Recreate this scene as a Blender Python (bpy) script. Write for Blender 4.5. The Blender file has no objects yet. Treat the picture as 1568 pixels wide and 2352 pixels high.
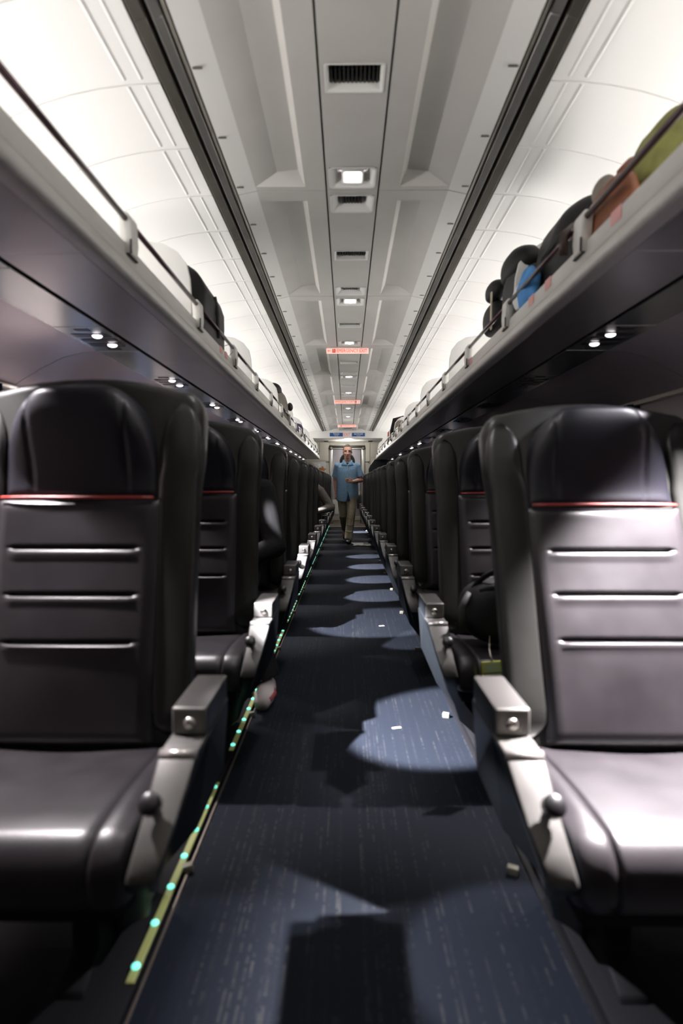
import bpy, bmesh, math, random
from mathutils import Vector, Matrix, noise

random.seed(7)
PI = math.pi
S = bpy.context.scene
COL = S.collection

# ------------------------------------------------------------------ camera
EYE = Vector((-0.025, 0.0, 1.047))
FPX = 1250.0                                   # focal length in pixels of the 1568 x 2352 frame
cam_d = bpy.data.cameras.new('camera')
cam_d.sensor_fit = 'AUTO'
cam_d.sensor_width = 36.0
cam_d.lens = 36.0 * FPX / 2352.0
cam_d.clip_start = 0.02
cam_d.clip_end = 100
cam = bpy.data.objects.new('camera', cam_d)
COL.objects.link(cam)
cam.location = EYE
cam.rotation_euler = (PI / 2 - math.atan(62 / FPX), 0, math.atan(12 / FPX))
cam_d.dof.use_dof = True
cam_d.dof.focus_distance = 9.5
cam_d.dof.aperture_fstop = 1.9
S.camera = cam

# ------------------------------------------------------------------ world (night outside) and exposure
W = bpy.data.worlds.new('night')
S.world = W
W.use_nodes = True
W.node_tree.nodes['Background'].inputs[0].default_value = (0.010, 0.012, 0.018, 1)
W.node_tree.nodes['Background'].inputs[1].default_value = 0.3
S.view_settings.view_transform = 'Standard'
S.view_settings.look = 'None'
S.view_settings.gamma = 1.0
S.view_settings.use_curve_mapping = False
S.view_settings.exposure = 0.0
S.cycles.use_denoising = True
S.cycles.use_adaptive_sampling = True
S.cycles.adaptive_threshold = 0.02
S.cycles.max_bounces = 8
S.cycles.diffuse_bounces = 5
S.cycles.glossy_bounces = 4
S.cycles.caustics_reflective = False
S.cycles.caustics_refractive = False
S.cycles.sample_clamp_indirect = 6.0

COVE_W = 90.0        # fluorescent cove tubes, watts per side
READ_W = 120.0         # one reading lamp
DOWN_W = 26.0          # one ceiling lamp
Y0, Y1 = -1.6, 13.5   # the saloon, from behind the camera to the bulkhead


def lamp(kind, name, loc, energy, color=(1, 1, 1), rot=(0, 0, 0), **kw):
    d = bpy.data.lights.new(name, kind)
    d.energy = energy
    d.color = color
    for k, v in kw.items():
        setattr(d, k, v)
    o = bpy.data.objects.new(name, d)
    o.location = loc
    o.rotation_euler = rot
    COL.objects.link(o)
    return o


# tubes lying at the back of both luggage racks, out of sight, washing the coves
for sg in (-1, 1):
    lamp('AREA', 'cove_tube', (sg * 1.34, (Y0 + Y1) / 2, 1.79), COVE_W, (1.0, 0.985, 0.965),
         rot=(0, PI - sg * 0.75, 0), shape='RECTANGLE', size=0.10, size_y=Y1 - Y0 - 0.1)


# ------------------------------------------------------------------ materials
def nodes_of(m):
    m.use_nodes = True
    return m.node_tree.nodes, m.node_tree.links, m.node_tree.nodes['Principled BSDF']


def mat(name, col, rough=0.5, metal=0.0, spec=0.5, var=0.0, vscale=20.0, bump=0.0, bscale=200.0, coat=0.0,
        emit=None, estr=0.0, rvar=0.0):
    m = bpy.data.materials.new(name)
    n, l, b = nodes_of(m)
    b.inputs['Base Color'].default_value = (*col, 1)
    b.inputs['Roughness'].default_value = rough
    b.inputs['Metallic'].default_value = metal
    b.inputs['Specular IOR Level'].default_value = spec
    b.inputs['Coat Weight'].default_value = coat
    if emit:
        b.inputs['Emission Color'].default_value = (*emit, 1)
        b.inputs['Emission Strength'].default_value = estr
    tc = n.new('ShaderNodeTexCoord')
    if var > 0 or rvar > 0:
        t = n.new('ShaderNodeTexNoise')
        t.inputs['Scale'].default_value = vscale
        t.inputs['Detail'].default_value = 4
        l.new(tc.outputs['Object'], t.inputs['Vector'])
        if var > 0:
            r = n.new('ShaderNodeValToRGB')
            r.color_ramp.elements[0].position = 0.3
            r.color_ramp.elements[1].position = 0.7
            r.color_ramp.elements[0].color = (*[c * (1 - var) for c in col], 1)
            r.color_ramp.elements[1].color = (*[min(1, c * (1 + var)) for c in col], 1)
            l.new(t.outputs['Fac'], r.inputs['Fac'])
            l.new(r.outputs['Color'], b.inputs['Base Color'])
        if rvar > 0:
            mr = n.new('ShaderNodeMapRange')
            mr.inputs['To Min'].default_value = max(0.02, rough - rvar)
            mr.inputs['To Max'].default_value = min(1, rough + rvar)
            l.new(t.outputs['Fac'], mr.inputs['Value'])
            l.new(mr.outputs['Result'], b.inputs['Roughness'])
    if bump > 0:
        t2 = n.new('ShaderNodeTexNoise')
        t2.inputs['Scale'].default_value = bscale
        t2.inputs['Detail'].default_value = 3
        l.new(tc.outputs['Object'], t2.inputs['Vector'])
        bp = n.new('ShaderNodeBump')
        bp.inputs['Strength'].default_value = bump
        bp.inputs['Distance'].default_value = 0.002
        l.new(t2.outputs['Fac'], bp.inputs['Height'])
        l.new(bp.outputs['Normal'], b.inputs['Normal'])
    return m


def carpet_mat():
    m = bpy.data.materials.new('navy_carpet')
    n, l, b = nodes_of(m)
    tc = n.new('ShaderNodeTexCoord')
    sep = n.new('ShaderNodeSeparateXYZ')
    l.new(tc.outputs['Object'], sep.inputs[0])

    def mth(op, a, bb=None):
        x = n.new('ShaderNodeMath')
        x.operation = op
        for i, v in enumerate((a, bb)):
            if v is None:
                continue
            if isinstance(v, (int, float)):
                x.inputs[i].default_value = v
            else:
                l.new(v, x.inputs[i])
        return x.outputs[0]

    def wn(a, dim='1D', vec=None):
        x = n.new('ShaderNodeTexWhiteNoise')
        x.noise_dimensions = dim
        if dim == '1D':
            l.new(a, x.inputs['W'])
        else:
            l.new(vec, x.inputs['Vector'])
        return x.outputs['Value']
    col = mth('FLOOR', mth('DIVIDE', sep.outputs['X'], 0.0065))
    colr = wn(col)
    on = mth('GREATER_THAN', colr, 0.62)
    shift = mth('MULTIPLY', colr, 7.3)
    row = mth('FLOOR', mth('ADD', mth('DIVIDE', sep.outputs['Y'], 0.0105), shift))
    cmb = n.new('ShaderNodeCombineXYZ')
    l.new(col, cmb.inputs[0])
    l.new(row, cmb.inputs[1])
    dash = mth('GREATER_THAN', wn(None, '2D', cmb.outputs[0]), 0.35)
    row3 = mth('FLOOR', mth('ADD', mth('DIVIDE', sep.outputs['Y'], 0.105), mth('MULTIPLY', colr, 31.0)))
    cmb3 = n.new('ShaderNodeCombineXYZ')
    l.new(col, cmb3.inputs[0])
    l.new(row3, cmb3.inputs[1])
    dash = mth('MULTIPLY', dash, mth('POWER', wn(None, '2D', cmb3.outputs[0]), 1.6))
    mask = mth('MULTIPLY', on, dash)
    lv = n.new('ShaderNodeTexNoise')
    lv.inputs['Scale'].default_value = 2.5
    l.new(tc.outputs['Object'], lv.inputs['Vector'])
    fine = n.new('ShaderNodeTexNoise')
    fine.inputs['Scale'].default_value = 260
    l.new(tc.outputs['Object'], fine.inputs['Vector'])
    rows2 = mth('FLOOR', mth('DIVIDE', sep.outputs['Y'], 0.0075))
    crow = mth('MULTIPLY', wn(rows2), 0.45)
    mx = n.new('ShaderNodeMix')
    mx.data_type = 'RGBA'
    mx.inputs[6].default_value = (0.0045, 0.0085, 0.0165, 1)
    mx.inputs[7].default_value = (0.048, 0.050, 0.052, 1)
    fac = mth('MULTIPLY', mask, mth('ADD', mth('MULTIPLY', lv.outputs['Fac'], 0.5), crow))
    l.new(fac, mx.inputs[0])
    mul = n.new('ShaderNodeMix')
    mul.data_type = 'RGBA'
    mul.blend_type = 'MULTIPLY'
    mul.inputs[0].default_value = 0.6
    l.new(mx.outputs[2], mul.inputs[6])
    l.new(fine.outputs['Fac'], mul.inputs[7])
    l.new(mul.outputs[2], b.inputs['Base Color'])
    b.inputs['Roughness'].default_value = 0.85
    b.inputs['Specular IOR Level'].default_value = 0.25
    b.inputs['Sheen Weight'].default_value = 0.0
    bp = n.new('ShaderNodeBump')
    bp.inputs['Strength'].default_value = 0.5
    bp.inputs['Distance'].default_value = 0.003
    l.new(mth('ADD', fine.outputs['Fac'], mask), bp.inputs['Height'])
    l.new(bp.outputs['Normal'], b.inputs['Normal'])
    return m


M = {
    'carpet': carpet_mat(),
    'leather': mat('charcoal_leather', (0.016, 0.0140, 0.0160), 0.40, spec=0.45, var=0.18, vscale=9, bump=0.12, bscale=260, rvar=0.07),
    'navy_leather': mat('navy_leather', (0.0075, 0.0075, 0.012), 0.42, spec=0.4, var=0.15, vscale=9, bump=0.2, bscale=260),
    'shell': mat('dark_seat_shell', (0.013, 0.0135, 0.012), 0.36, spec=0.4, var=0.15, vscale=14, bump=0.15, bscale=300),
    'piping': mat('red_piping', (0.26, 0.03, 0.025), 0.45),
    'thread': mat('groove_shade', (0.02, 0.018, 0.02), 0.6),
    'silver': mat('satin_grey_metal', (0.165, 0.16, 0.148), 0.42, metal=0.45, var=0.06, vscale=30, bump=0.08, bscale=500),
    'bracket': mat('grey_bracket_paint', (0.085, 0.083, 0.077), 0.46, metal=0.3, var=0.06, vscale=30, bump=0.08, bscale=500),
    'edge_glint': mat('edge_glint_metal', (0.45, 0.43, 0.41), 0.3, metal=0.7),  # pale tone paints the highlight along the ledge lip
    'armtop': mat('grey_armrest_paint', (0.050, 0.048, 0.045), 0.40, metal=0.4, bump=0.12, bscale=420),
    'bolt': mat('bright_bolt_steel', (0.55, 0.53, 0.49), 0.22, metal=1.0),
    'side': mat('slate_side_panel', (0.013, 0.016, 0.019), 0.42, spec=0.35, var=0.1, vscale=12),
    'black': mat('black_plastic', (0.008, 0.008, 0.009), 0.35),
    'matte_black': mat('matte_black_base', (0.006, 0.006, 0.007), 0.7, spec=0.2),
    'cap': mat('bone_plastic_cap', (0.22, 0.205, 0.155), 0.5),
    'strip': mat('luminous_strip', (0.26, 0.28, 0.10), 0.5, emit=(0.62, 0.62, 0.22), estr=0.09),
    'led': mat('cyan_led', (0.2, 0.9, 0.8), 0.3, emit=(0.22, 1.0, 0.80), estr=1.3),
    'edge': mat('bronze_edge_trim', (0.16, 0.13, 0.11), 0.4, metal=0.6),
    'cove': mat('white_cove_panel', (0.80, 0.785, 0.765), 0.55, spec=0.3, bump=0.05, bscale=60),
    'ceil': mat('grey_ceiling_panel', (0.58, 0.56, 0.53), 0.55, spec=0.3, var=0.03, vscale=5),
    'ceil_light': mat('pale_ceiling_edge', (0.78, 0.765, 0.74), 0.55, spec=0.3),
    'gap': mat('dark_joint', (0.010, 0.009, 0.009), 0.8, spec=0.1),
    'alu': mat('brushed_aluminium', (0.42, 0.41, 0.39), 0.36, metal=0.9, var=0.12, vscale=6),
    'rubber': mat('dark_rubber_gasket', (0.012, 0.010, 0.010), 0.5),
    'bronze': mat('bronze_rail', (0.16, 0.145, 0.125), 0.42, metal=0.7, var=0.2, vscale=4),
    'fascia': mat('pale_rack_metal', (0.68, 0.665, 0.635), 0.36, metal=0.15, var=0.04, vscale=8),
    'soffit': mat('grey_soffit_metal', (0.56, 0.54, 0.53), 0.34, metal=0.85, spec=0.5, var=0.05, vscale=3, bump=0.04, bscale=8),
    'strip_panel': mat('olive_grey_strip_panel', (0.48, 0.51, 0.47), 0.26, metal=0.85, var=0.06, vscale=4),
    'lower_panel': mat('mauve_grey_wall_panel', (0.62, 0.56, 0.565), 0.36, metal=0.6, spec=0.5, var=0.04, vscale=3),
    'wall': mat('beige_wall_laminate', (0.42, 0.40, 0.35), 0.5, var=0.05, vscale=5),
    'wall_dark': mat('grey_wall_fabric', (0.38, 0.34, 0.34), 0.7),
    'glass': mat('night_window_glass', (0.004, 0.005, 0.007), 0.06, spec=0.6),
    'curtain': mat('navy_curtain', (0.020, 0.030, 0.055), 0.85, spec=0.2, var=0.3, vscale=30),
    'rail': mat('dark_bronze_tube', (0.09, 0.06, 0.065), 0.25, metal=0.8),
    'divider': mat('frosted_white_divider', (0.72, 0.71, 0.69), 0.5, spec=0.4),
    'lamp_on': mat('reading_lamp_lens', (1, 1, 1), 0.3, emit=(1.0, 0.90, 0.97), estr=3.5),
    'lamp_off': mat('reading_lamp_dark_lens', (0.05, 0.05, 0.05), 0.15),
    'down_on': mat('ceiling_lamp_lens', (1, 1, 1), 0.3, emit=(1.0, 0.94, 1.0), estr=7.0),
    'sign_red': mat('lit_pink_sign', (0.8, 0.5, 0.44), 0.5, emit=(1.0, 0.56, 0.48), estr=0.62),
    'text_red': mat('red_lettering', (0.5, 0.05, 0.03), 0.5, emit=(0.75, 0.10, 0.06), estr=0.45),
    'sign_white': mat('white_sign_plate', (0.75, 0.70, 0.68), 0.5, emit=(1, 0.85, 0.82), estr=0.12),
    'sign_blue': mat('blue_sign_plate', (0.020, 0.095, 0.30), 0.45),
    'text_white': mat('white_lettering', (0.85, 0.86, 0.9), 0.5),
    'text_dark': mat('dark_lettering', (0.05, 0.05, 0.05), 0.6),
    'door': mat('lilac_grey_door', (0.33, 0.31, 0.34), 0.45, metal=0.2),
    'chrome': mat('polished_door_post', (0.62, 0.61, 0.59), 0.28, metal=0.85),
    'vestibule': mat('brown_vestibule_floor', (0.10, 0.075, 0.06), 0.6, var=0.25, vscale=30),
    'kick': mat('pale_kick_plate', (0.55, 0.52, 0.44), 0.4, metal=0.3),
    'poster_grey': mat('pale_grey_print', (0.50, 0.52, 0.52), 0.6),
    'poster_white': mat('white_print', (0.72, 0.75, 0.73), 0.6),
    'poster_brown': mat('orange_brown_print', (0.34, 0.13, 0.045), 0.6, var=0.6, vscale=60),
    'navy_panel': mat('dark_navy_partition', (0.007, 0.010, 0.018), 0.5),
    'skin': mat('skin', (0.66, 0.37, 0.275), 0.5, spec=0.35, var=0.12, vscale=40),
    'lip': mat('lip', (0.36, 0.13, 0.10), 0.5),
    'hair': mat('short_grey_brown_hair', (0.13, 0.10, 0.075), 0.7, var=0.4, vscale=90),
    'eye': mat('dark_eye', (0.02, 0.015, 0.012), 0.2),
    'shirt': mat('blue_chambray_shirt', (0.23, 0.385, 0.54), 0.8, spec=0.2, var=0.16, vscale=55, bump=0.4, bscale=150),
    'shirt_shade': mat('shirt_shade_patch', (0.03, 0.05, 0.10), 0.9),  # darkened shirt blue, painted shade for the shirt gaps
    'button': mat('pale_shirt_button', (0.62, 0.68, 0.72), 0.4),
    'khaki': mat('khaki_trouser_cloth', (0.30, 0.265, 0.19), 0.85, spec=0.2, var=0.14, vscale=40, bump=0.3, bscale=120),
    'shoe': mat('black_shoe_leather', (0.010, 0.009, 0.009), 0.35),
    'black_cloth': mat('black_jacket_cloth', (0.010, 0.010, 0.010), 0.85, spec=0.2, bump=0.4, bscale=90),
    'grey_cloth': mat('grey_sweatshirt_cloth', (0.13, 0.12, 0.105), 0.9, spec=0.15, var=0.2, vscale=70, bump=0.4, bscale=120),
    'dark_cloth': mat('dark_brown_trouser_cloth', (0.045, 0.040, 0.036), 0.9, spec=0.15, bump=0.3, bscale=100),
    'sneaker': mat('pale_sneaker', (0.50, 0.45, 0.42), 0.6),
    'sneaker_red': mat('red_sneaker_side', (0.28, 0.05, 0.05), 0.6),
    'nylon': mat('black_nylon', (0.012, 0.012, 0.012), 0.55, spec=0.3, bump=0.5, bscale=60),
    'nylon_grey': mat('charcoal_nylon', (0.045, 0.047, 0.046), 0.6, spec=0.3, bump=0.5, bscale=60),
    'olive': mat('olive_yellow_canvas', (0.20, 0.20, 0.055), 0.7, var=0.35, vscale=14, bump=0.4, bscale=60),
    'tan': mat('orange_brown_leather', (0.19, 0.06, 0.022), 0.45, var=0.3, vscale=14, bump=0.3, bscale=60),
    'strap_shadow_tone': mat('strap_shadow_brown', (0.035, 0.018, 0.012), 0.4),  # dark tone painting a strap's shadow
    'blue_cloth': mat('bright_blue_cloth', (0.06, 0.24, 0.55), 0.7, var=0.3, vscale=18),
    'buckle': mat('pale_buckle', (0.55, 0.5, 0.35), 0.4),
    'tag_green': mat('yellow_green_tag', (0.60, 0.66, 0.12), 0.6, var=0.2, vscale=30),
    'tag_pale': mat('pale_green_print', (0.50, 0.60, 0.33), 0.6),
    'tag_ink': mat('dark_green_print', (0.12, 0.14, 0.02), 0.6),
    'ticket': mat('pink_paper', (0.78, 0.42, 0.40), 0.7),
    'ticket_red': mat('coral_paper', (0.75, 0.22, 0.17), 0.7),
    'taupe': mat('taupe_canvas', (0.22, 0.19, 0.16), 0.7, var=0.15, vscale=20),
    'purple': mat('purple_cloth', (0.05, 0.03, 0.10), 0.8),
    'paper': mat('newsprint', (0.50, 0.49, 0.44), 0.8, var=0.12, vscale=25),
    'ink': mat('newsprint_ink', (0.10, 0.10, 0.10), 0.8),
    'wire': mat('thin_grey_cord', (0.25, 0.2, 0.22), 0.5),
}


# ------------------------------------------------------------------ mesh helpers
class B:
    """collects shapes into one bmesh; build() links it as ONE mesh object"""

    def __init__(s):
        s.bm = bmesh.new()

    def add(s, t, mi=0):
        for f in t.faces:
            f.material_index = mi
        me = bpy.data.meshes.new('t')
        t.to_mesh(me)
        t.free()
        s.bm.from_mesh(me)
        bpy.data.meshes.remove(me)
        return s

    def box(s, x0, x1, y0, y1, z0, z1, bev=0.0, seg=2, mi=0, mtx=None):
        t = bmesh.new()
        c = Matrix.Translation(((x0 + x1) / 2, (y0 + y1) / 2, (z0 + z1) / 2)) @ \
            Matrix.Diagonal((abs(x1 - x0), abs(y1 - y0), abs(z1 - z0), 1))
        bmesh.ops.create_cube(t, size=1, matrix=c)
        if bev > 0:
            bmesh.ops.bevel(t, geom=t.edges[:], offset=bev, segments=seg, profile=0.5, affect='EDGES')
        if mtx is not None:
            bmesh.ops.transform(t, matrix=mtx, verts=t.verts[:])
        return s.add(t, mi)

    def prism(s, pts, axis, a0, a1, bev=0.0, seg=2, mi=0):
        """polygon in the two other axes (x,y,z order), extruded along axis"""
        t = bmesh.new()

        def P(u, v, a):
            return {'x': (a, u, v), 'y': (u, a, v), 'z': (u, v, a)}[axis]
        v0 = [t.verts.new(P(u, v, a0)) for u, v in pts]
        v1 = [t.verts.new(P(u, v, a1)) for u, v in pts]
        t.faces.new(v0)
        t.faces.new(v1[::-1])
        k = len(pts)
        for i in range(k):
            t.faces.new((v0[i], v1[i], v1[(i + 1) % k], v0[(i + 1) % k]))
        bmesh.ops.recalc_face_normals(t, faces=t.faces[:])
        if bev > 0:
            e = [e for e in t.edges if e.calc_face_angle(0) > 0.5]
            bmesh.ops.bevel(t, geom=e, offset=bev, segments=seg, profile=0.5, affect='EDGES')
        return s.add(t, mi)

    def rings(s, rings, closed=True, cap=True, mi=0):
        t = bmesh.new()
        vs = [[t.verts.new(p) for p in r] for r in rings]
        n = len(rings[0])
        for a, b in zip(vs[:-1], vs[1:]):
            for i in range(n if closed else n - 1):
                j = (i + 1) % n
                t.faces.new((a[i], a[j], b[j], b[i]))
        if cap and closed:
            t.faces.new(vs[0][::-1])
            t.faces.new(vs[-1])
        bmesh.ops.recalc_face_normals(t, faces=t.faces[:])
        return s.add(t, mi)

    def grid(s, fn, nu, nv, mi=0, flip=False):
        t = bmesh.new()
        vs = [[t.verts.new(fn(i / nu, j / nv)) for i in range(nu + 1)] for j in range(nv + 1)]
        for j in range(nv):
            for i in range(nu):
                q = (vs[j][i], vs[j][i + 1], vs[j + 1][i + 1], vs[j + 1][i])
                t.faces.new(q[::-1] if flip else q)
        return s.add(t, mi)

    def tube(s, pts, r, n=10, cap=True, mi=0, ry=None):
        """tube through points; r a number or one per point; ry optional second half-width (across world y)"""
        pts = [Vector(p) for p in pts]
        k = len(pts)
        rs = r if isinstance(r, (list, tuple)) else [r] * k
        rys = ry if isinstance(ry, (list, tuple)) else ([ry] * k if ry else rs)
        rings = []
        ref = None
        for i, p in enumerate(pts):
            d = (pts[min(i + 1, k - 1)] - pts[max(i - 1, 0)]).normalized()
            if ref is None:
                ref = Vector((1, 0, 0)) if abs(d.x) < 0.8 else Vector((0, 0, 1))
            a = (ref - d * ref.dot(d)).normalized()
            ref = a
            b = d.cross(a)
            rings.append([p + a * (rs[i] * math.cos(2 * PI * q / n)) + b * (rys[i] * math.sin(2 * PI * q / n)) for q in range(n)])
        return s.rings(rings, True, cap, mi)

    def ball(s, c, r, n=12, mi=0, e=1.0, rot=None, e2=None):
        """ellipsoid, or superellipsoid when e < 1"""
        rx, ry, rz = r if isinstance(r, (tuple, list)) else (r, r, r)
        e2 = e if e2 is None else e2

        def f(w, m):
            return math.copysign(abs(w) ** m, w)
        t = bmesh.new()
        rows = []
        nv = max(6, n)
        nu = 2 * n
        for j in range(1, nv):
            ph = -PI / 2 + PI * j / nv
            rows.append([t.verts.new((rx * f(math.cos(ph), e2) * f(math.cos(2 * PI * i / nu), e),
                                      ry * f(math.cos(ph), e2) * f(math.sin(2 * PI * i / nu), e),
                                      rz * f(math.sin(ph), e2))) for i in range(nu)])
        lo, hi = t.verts.new((0, 0, -rz)), t.verts.new((0, 0, rz))
        for a, b in zip(rows[:-1], rows[1:]):
            for i in range(nu):
                t.faces.new((a[i], a[(i + 1) % nu], b[(i + 1) % nu], b[i]))
        for i in range(nu):  # dark patch painting the shade inside the neck
            t.faces.new((lo, rows[0][(i + 1) % nu], rows[0][i]))
            t.faces.new((hi, rows[-1][i], rows[-1][(i + 1) % nu]))
        m = Matrix.Translation(c)
        if rot is not None:
            m = m @ rot.to_4x4()
        bmesh.ops.transform(t, matrix=m, verts=t.verts[:])
        return s.add(t, mi)

    def warp(s, fn):
        for v in s.bm.verts:
            v.co = Vector(fn(v.co))
        return s

    def mesh(s, name, mats, sharp=35):
        me = bpy.data.meshes.new(name)
        bmesh.ops.recalc_face_normals(s.bm, faces=s.bm.faces[:]) if getattr(s, 'recalc', False) else None
        s.bm.to_mesh(me)
        s.bm.free()
        for m in (mats if isinstance(mats, (list, tuple)) else [mats]):
            me.materials.append(M[m])
        me.polygons.foreach_set('use_smooth', [True] * len(me.polygons))
        if sharp:
            me.set_sharp_from_angle(angle=math.radians(sharp))
        return me

    def build(s, name, mats, parent=None, loc=(0, 0, 0), rot=(0, 0, 0), sharp=35, wn=False):
        o = put(name, s.mesh(name, mats, sharp), parent, loc, rot)
        if wn:
            w = o.modifiers.new('wn', 'WEIGHTED_NORMAL')
            w.keep_sharp = True
        return o


def put(name, me, parent=None, loc=(0, 0, 0), rot=(0, 0, 0)):
    o = bpy.data.objects.new(name, me)
    COL.objects.link(o)
    o.parent = parent
    o.location = loc
    o.rotation_euler = rot
    return o


def tag(o, label, cat, group=None, kind=None):
    o['label'] = label
    o['category'] = cat
    if group:
        o['group'] = group
    if kind:
        o['kind'] = kind
    return o


def thing(name, label, cat, loc=(0, 0, 0), rot=(0, 0, 0), group=None):
    return tag(put(name, None, None, loc, rot), label, cat, group)


def struct(o):
    o['kind'] = 'structure'
    return o


def kids(o):
    return [c for c in ALL if c.parent == o]


def copy_tree(o, parent=None):
    c = o.copy()
    COL.objects.link(c)
    c.parent = parent
    for ch in list(o.children):
        copy_tree(ch, c)
    return c


def text(name, body, size, parent, loc, m, extrude=0.0006, rot=(PI / 2, 0, 0), align='CENTER', xs=1.0, bold=0.0):
    cu = bpy.data.curves.new(name, 'FONT')
    cu.body = body
    cu.size = size
    cu.extrude = extrude
    cu.offset = 0.0
    cu.align_x = align
    cu.align_y = 'CENTER'
    cu.resolution_u = 3
    cu.materials.append(M[m])
    o = put(name, cu, parent, loc, rot)
    dg = bpy.context.evaluated_depsgraph_get()
    me = bpy.data.meshes.new_from_object(o.evaluated_get(dg))
    bpy.data.objects.remove(o)
    bpy.data.curves.remove(cu)
    o = put(name, me, parent, loc, rot)
    o.scale = (xs, 1, 1)
    return o


def voxel(b, name, mats, vox, smooth=4, parent=None, pick=None, fac=0.5):
    """fuse the shapes collected in b into one continuous smooth surface"""
    o = b.build('raw', mats, sharp=None)
    r = o.modifiers.new('r', 'REMESH')
    r.mode = 'VOXEL'
    r.voxel_size = vox
    sm = o.modifiers.new('s', 'SMOOTH')
    sm.iterations = smooth
    sm.factor = fac
    dg = bpy.context.evaluated_depsgraph_get()
    me = bpy.data.meshes.new_from_object(o.evaluated_get(dg))
    old = o.data
    bpy.data.objects.remove(o)
    bpy.data.meshes.remove(old)
    me.name = name
    me.materials.clear()
    for m in (mats if isinstance(mats, (list, tuple)) else [mats]):
        me.materials.append(M[m])
    me.polygons.foreach_set('use_smooth', [True] * len(me.polygons))
    me.polygons.foreach_set('material_index', [pick(p.center) if pick else 0 for p in me.polygons])
    return put(name, me, parent)


def sst(a, b, x):
    t = max(0.0, min(1.0, (x - a) / (b - a)))
    return t * t * (3 - 2 * t)


ORD = ['first', 'second', 'third', 'fourth', 'fifth', 'sixth', 'seventh', 'eighth', 'ninth', 'tenth', 'eleventh',
       'twelfth', 'thirteenth', 'fourteenth', 'fifteenth', 'sixteenth', 'seventeenth', 'eighteenth', 'nineteenth', 'twentieth']
PITCH, A1, ROWS = 0.99, 1.09, 13
MOD, J0 = 1.39, 2.55                      # ceiling module and the first joint in view
JOINTS = [J0 + MOD * k for k in range(-3, 9)]
CZ = 2.387                                # ceiling height


def A(k):
    return A1 + PITCH * (k - 1)


# ------------------------------------------------------------------ floor
fl = struct(B().box(-1.70, 1.70, Y0, 13.5, -0.06, -0.002).build('floor', 'matte_black'))
B().box(-0.462, 0.482, Y0, 13.5, -0.02, 0.0).build('aisle_carpet', 'carpet', fl)
vf = struct(B().box(-1.62, 1.62, 13.53, 17.0, -0.06, 0.0).build('floor_vestibule', 'vestibule'))
struct(B().box(-1.0, 1.0, 13.49, 13.55, -0.02, 0.012, 0.004).build('trim_1', 'kick'))
struct(B().box(-0.456, -0.449, Y0, 13.45, 0, 0.006, 0.002).build('trim_2', 'edge'))
struct(B().box(0.462, 0.482, Y0, 13.45, 0, 0.006, 0.002).build('trim_3', 'matte_black'))
# black ducts along the floor under the seats
for sg, nm in ((-1, 'baseboard_left'), (1, 'baseboard_right')):
    b = B()
    xa, xb = (-0.64, -0.462) if sg < 0 else (0.482, 0.66)
    b.box(xa, xb, Y0, 13.4, 0, 0.016, 0.003)
    struct(b.build(nm, 'matte_black'))

# ------------------------------------------------------------------ ceiling
ceil = struct(B().box(-1.66, 1.66, Y0, 13.6, 2.47, 2.55).build('ceiling', 'gap'))


def ceiling_piece():
    """flat side piece of the ceiling with a trapezoid recess, one module long, built for x > 0"""
    x0, x1, L, m = 0.122, 0.520, MOD - 0.008, 0.085
    rx0, rx1 = 0.212, 0.436
    d = 0.050
    b = B()
    ys = [0, m, L - m * 0.35, L]
    xs = [x0, rx0, rx1, x1]
    t = bmesh.new()
    v = {}
    for i, x in enumerate(xs):
        for j, y in enumerate(ys):
            v[i, j] = t.verts.new((x, y, CZ - 0.018 * max(0, (x - 0.44) / 0.08)))
    for i in range(3):
        for j in range(3):
            if (i, j) != (1, 1):
                f = t.faces.new((v[i, j], v[i, j + 1], v[i + 1, j + 1], v[i + 1, j]))
                f.material_index = 1 if i == 2 else 0
    # recess: steep inner and end faces, a fold along the middle, a shallow slope outward
    ry0, ry1 = ys[1], ys[2]
    w = [t.verts.new(p) for p in ((rx0 + 0.028, ry0 + 0.03, CZ + d), (rx0 + 0.028, ry1 - 0.045, CZ + d),
                                  (0.335, ry1 - 0.035, CZ + d * 0.92), (0.335, ry0 + 0.03, CZ + d * 0.92))]
    q = [v[1, 1], v[1, 2], v[2, 2], v[2, 1]]
    mids = [t.verts.new((0.335, ry0, CZ)), t.verts.new((0.335, ry1, CZ))]
    t.faces.new((q[0], q[1], w[1], w[0]))
    t.faces.new((q[1], mids[1], w[2], w[1]))
    t.faces.new((q[0], w[0], w[3], mids[0]))
    t.faces.new((mids[1], q[2], w[2]))
    t.faces.new((mids[0], w[3], q[3]))
    t.faces.new((w[0], w[1], w[2], w[3]))
    t.faces.new((w[3], w[2], q[2], q[3]))
    # upturned hems at both ends so that the joint has depth
    for j in (0, 3):
        up = [t.verts.new(v[i, j].co + Vector((0, 0, 0.03))) for i in range(4)]
        for i in range(3):
            t.faces.new((v[i, j], v[i + 1, j], up[i + 1], up[i]))
    for i in (0, 3):
        up = [t.verts.new(v[i, j].co + Vector((0, 0, 0.05))) for j in range(4)]
        for j in range(3):
            t.faces.new((v[i, j], v[i, j + 1], up[j + 1], up[j]))
    bm2 = t
    mi = [f.material_index for f in t.faces]
    me = bpy.data.meshes.new('t')
    t.to_mesh(me)
    t.free()
    b.bm.from_mesh(me)
    bpy.data.meshes.remove(me)
    return b


side_mesh = ceiling_piece().mesh('recess_panel', ['ceil', 'ceil_light'], 20)
bmir = ceiling_piece()
bmir.warp(lambda c: (-c.x, c.y, c.z))
bmesh.ops.reverse_faces(bmir.bm, faces=bmir.bm.faces[:])
side_mesh_l = bmir.mesh('recess_panel', ['ceil', 'ceil_light'], 20)

# openings of the middle strip, per module: (offset of centre, kind)
OPEN = ((0.115, 'r'), (0.70, 'f'), (1.285, 'r'))


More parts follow.
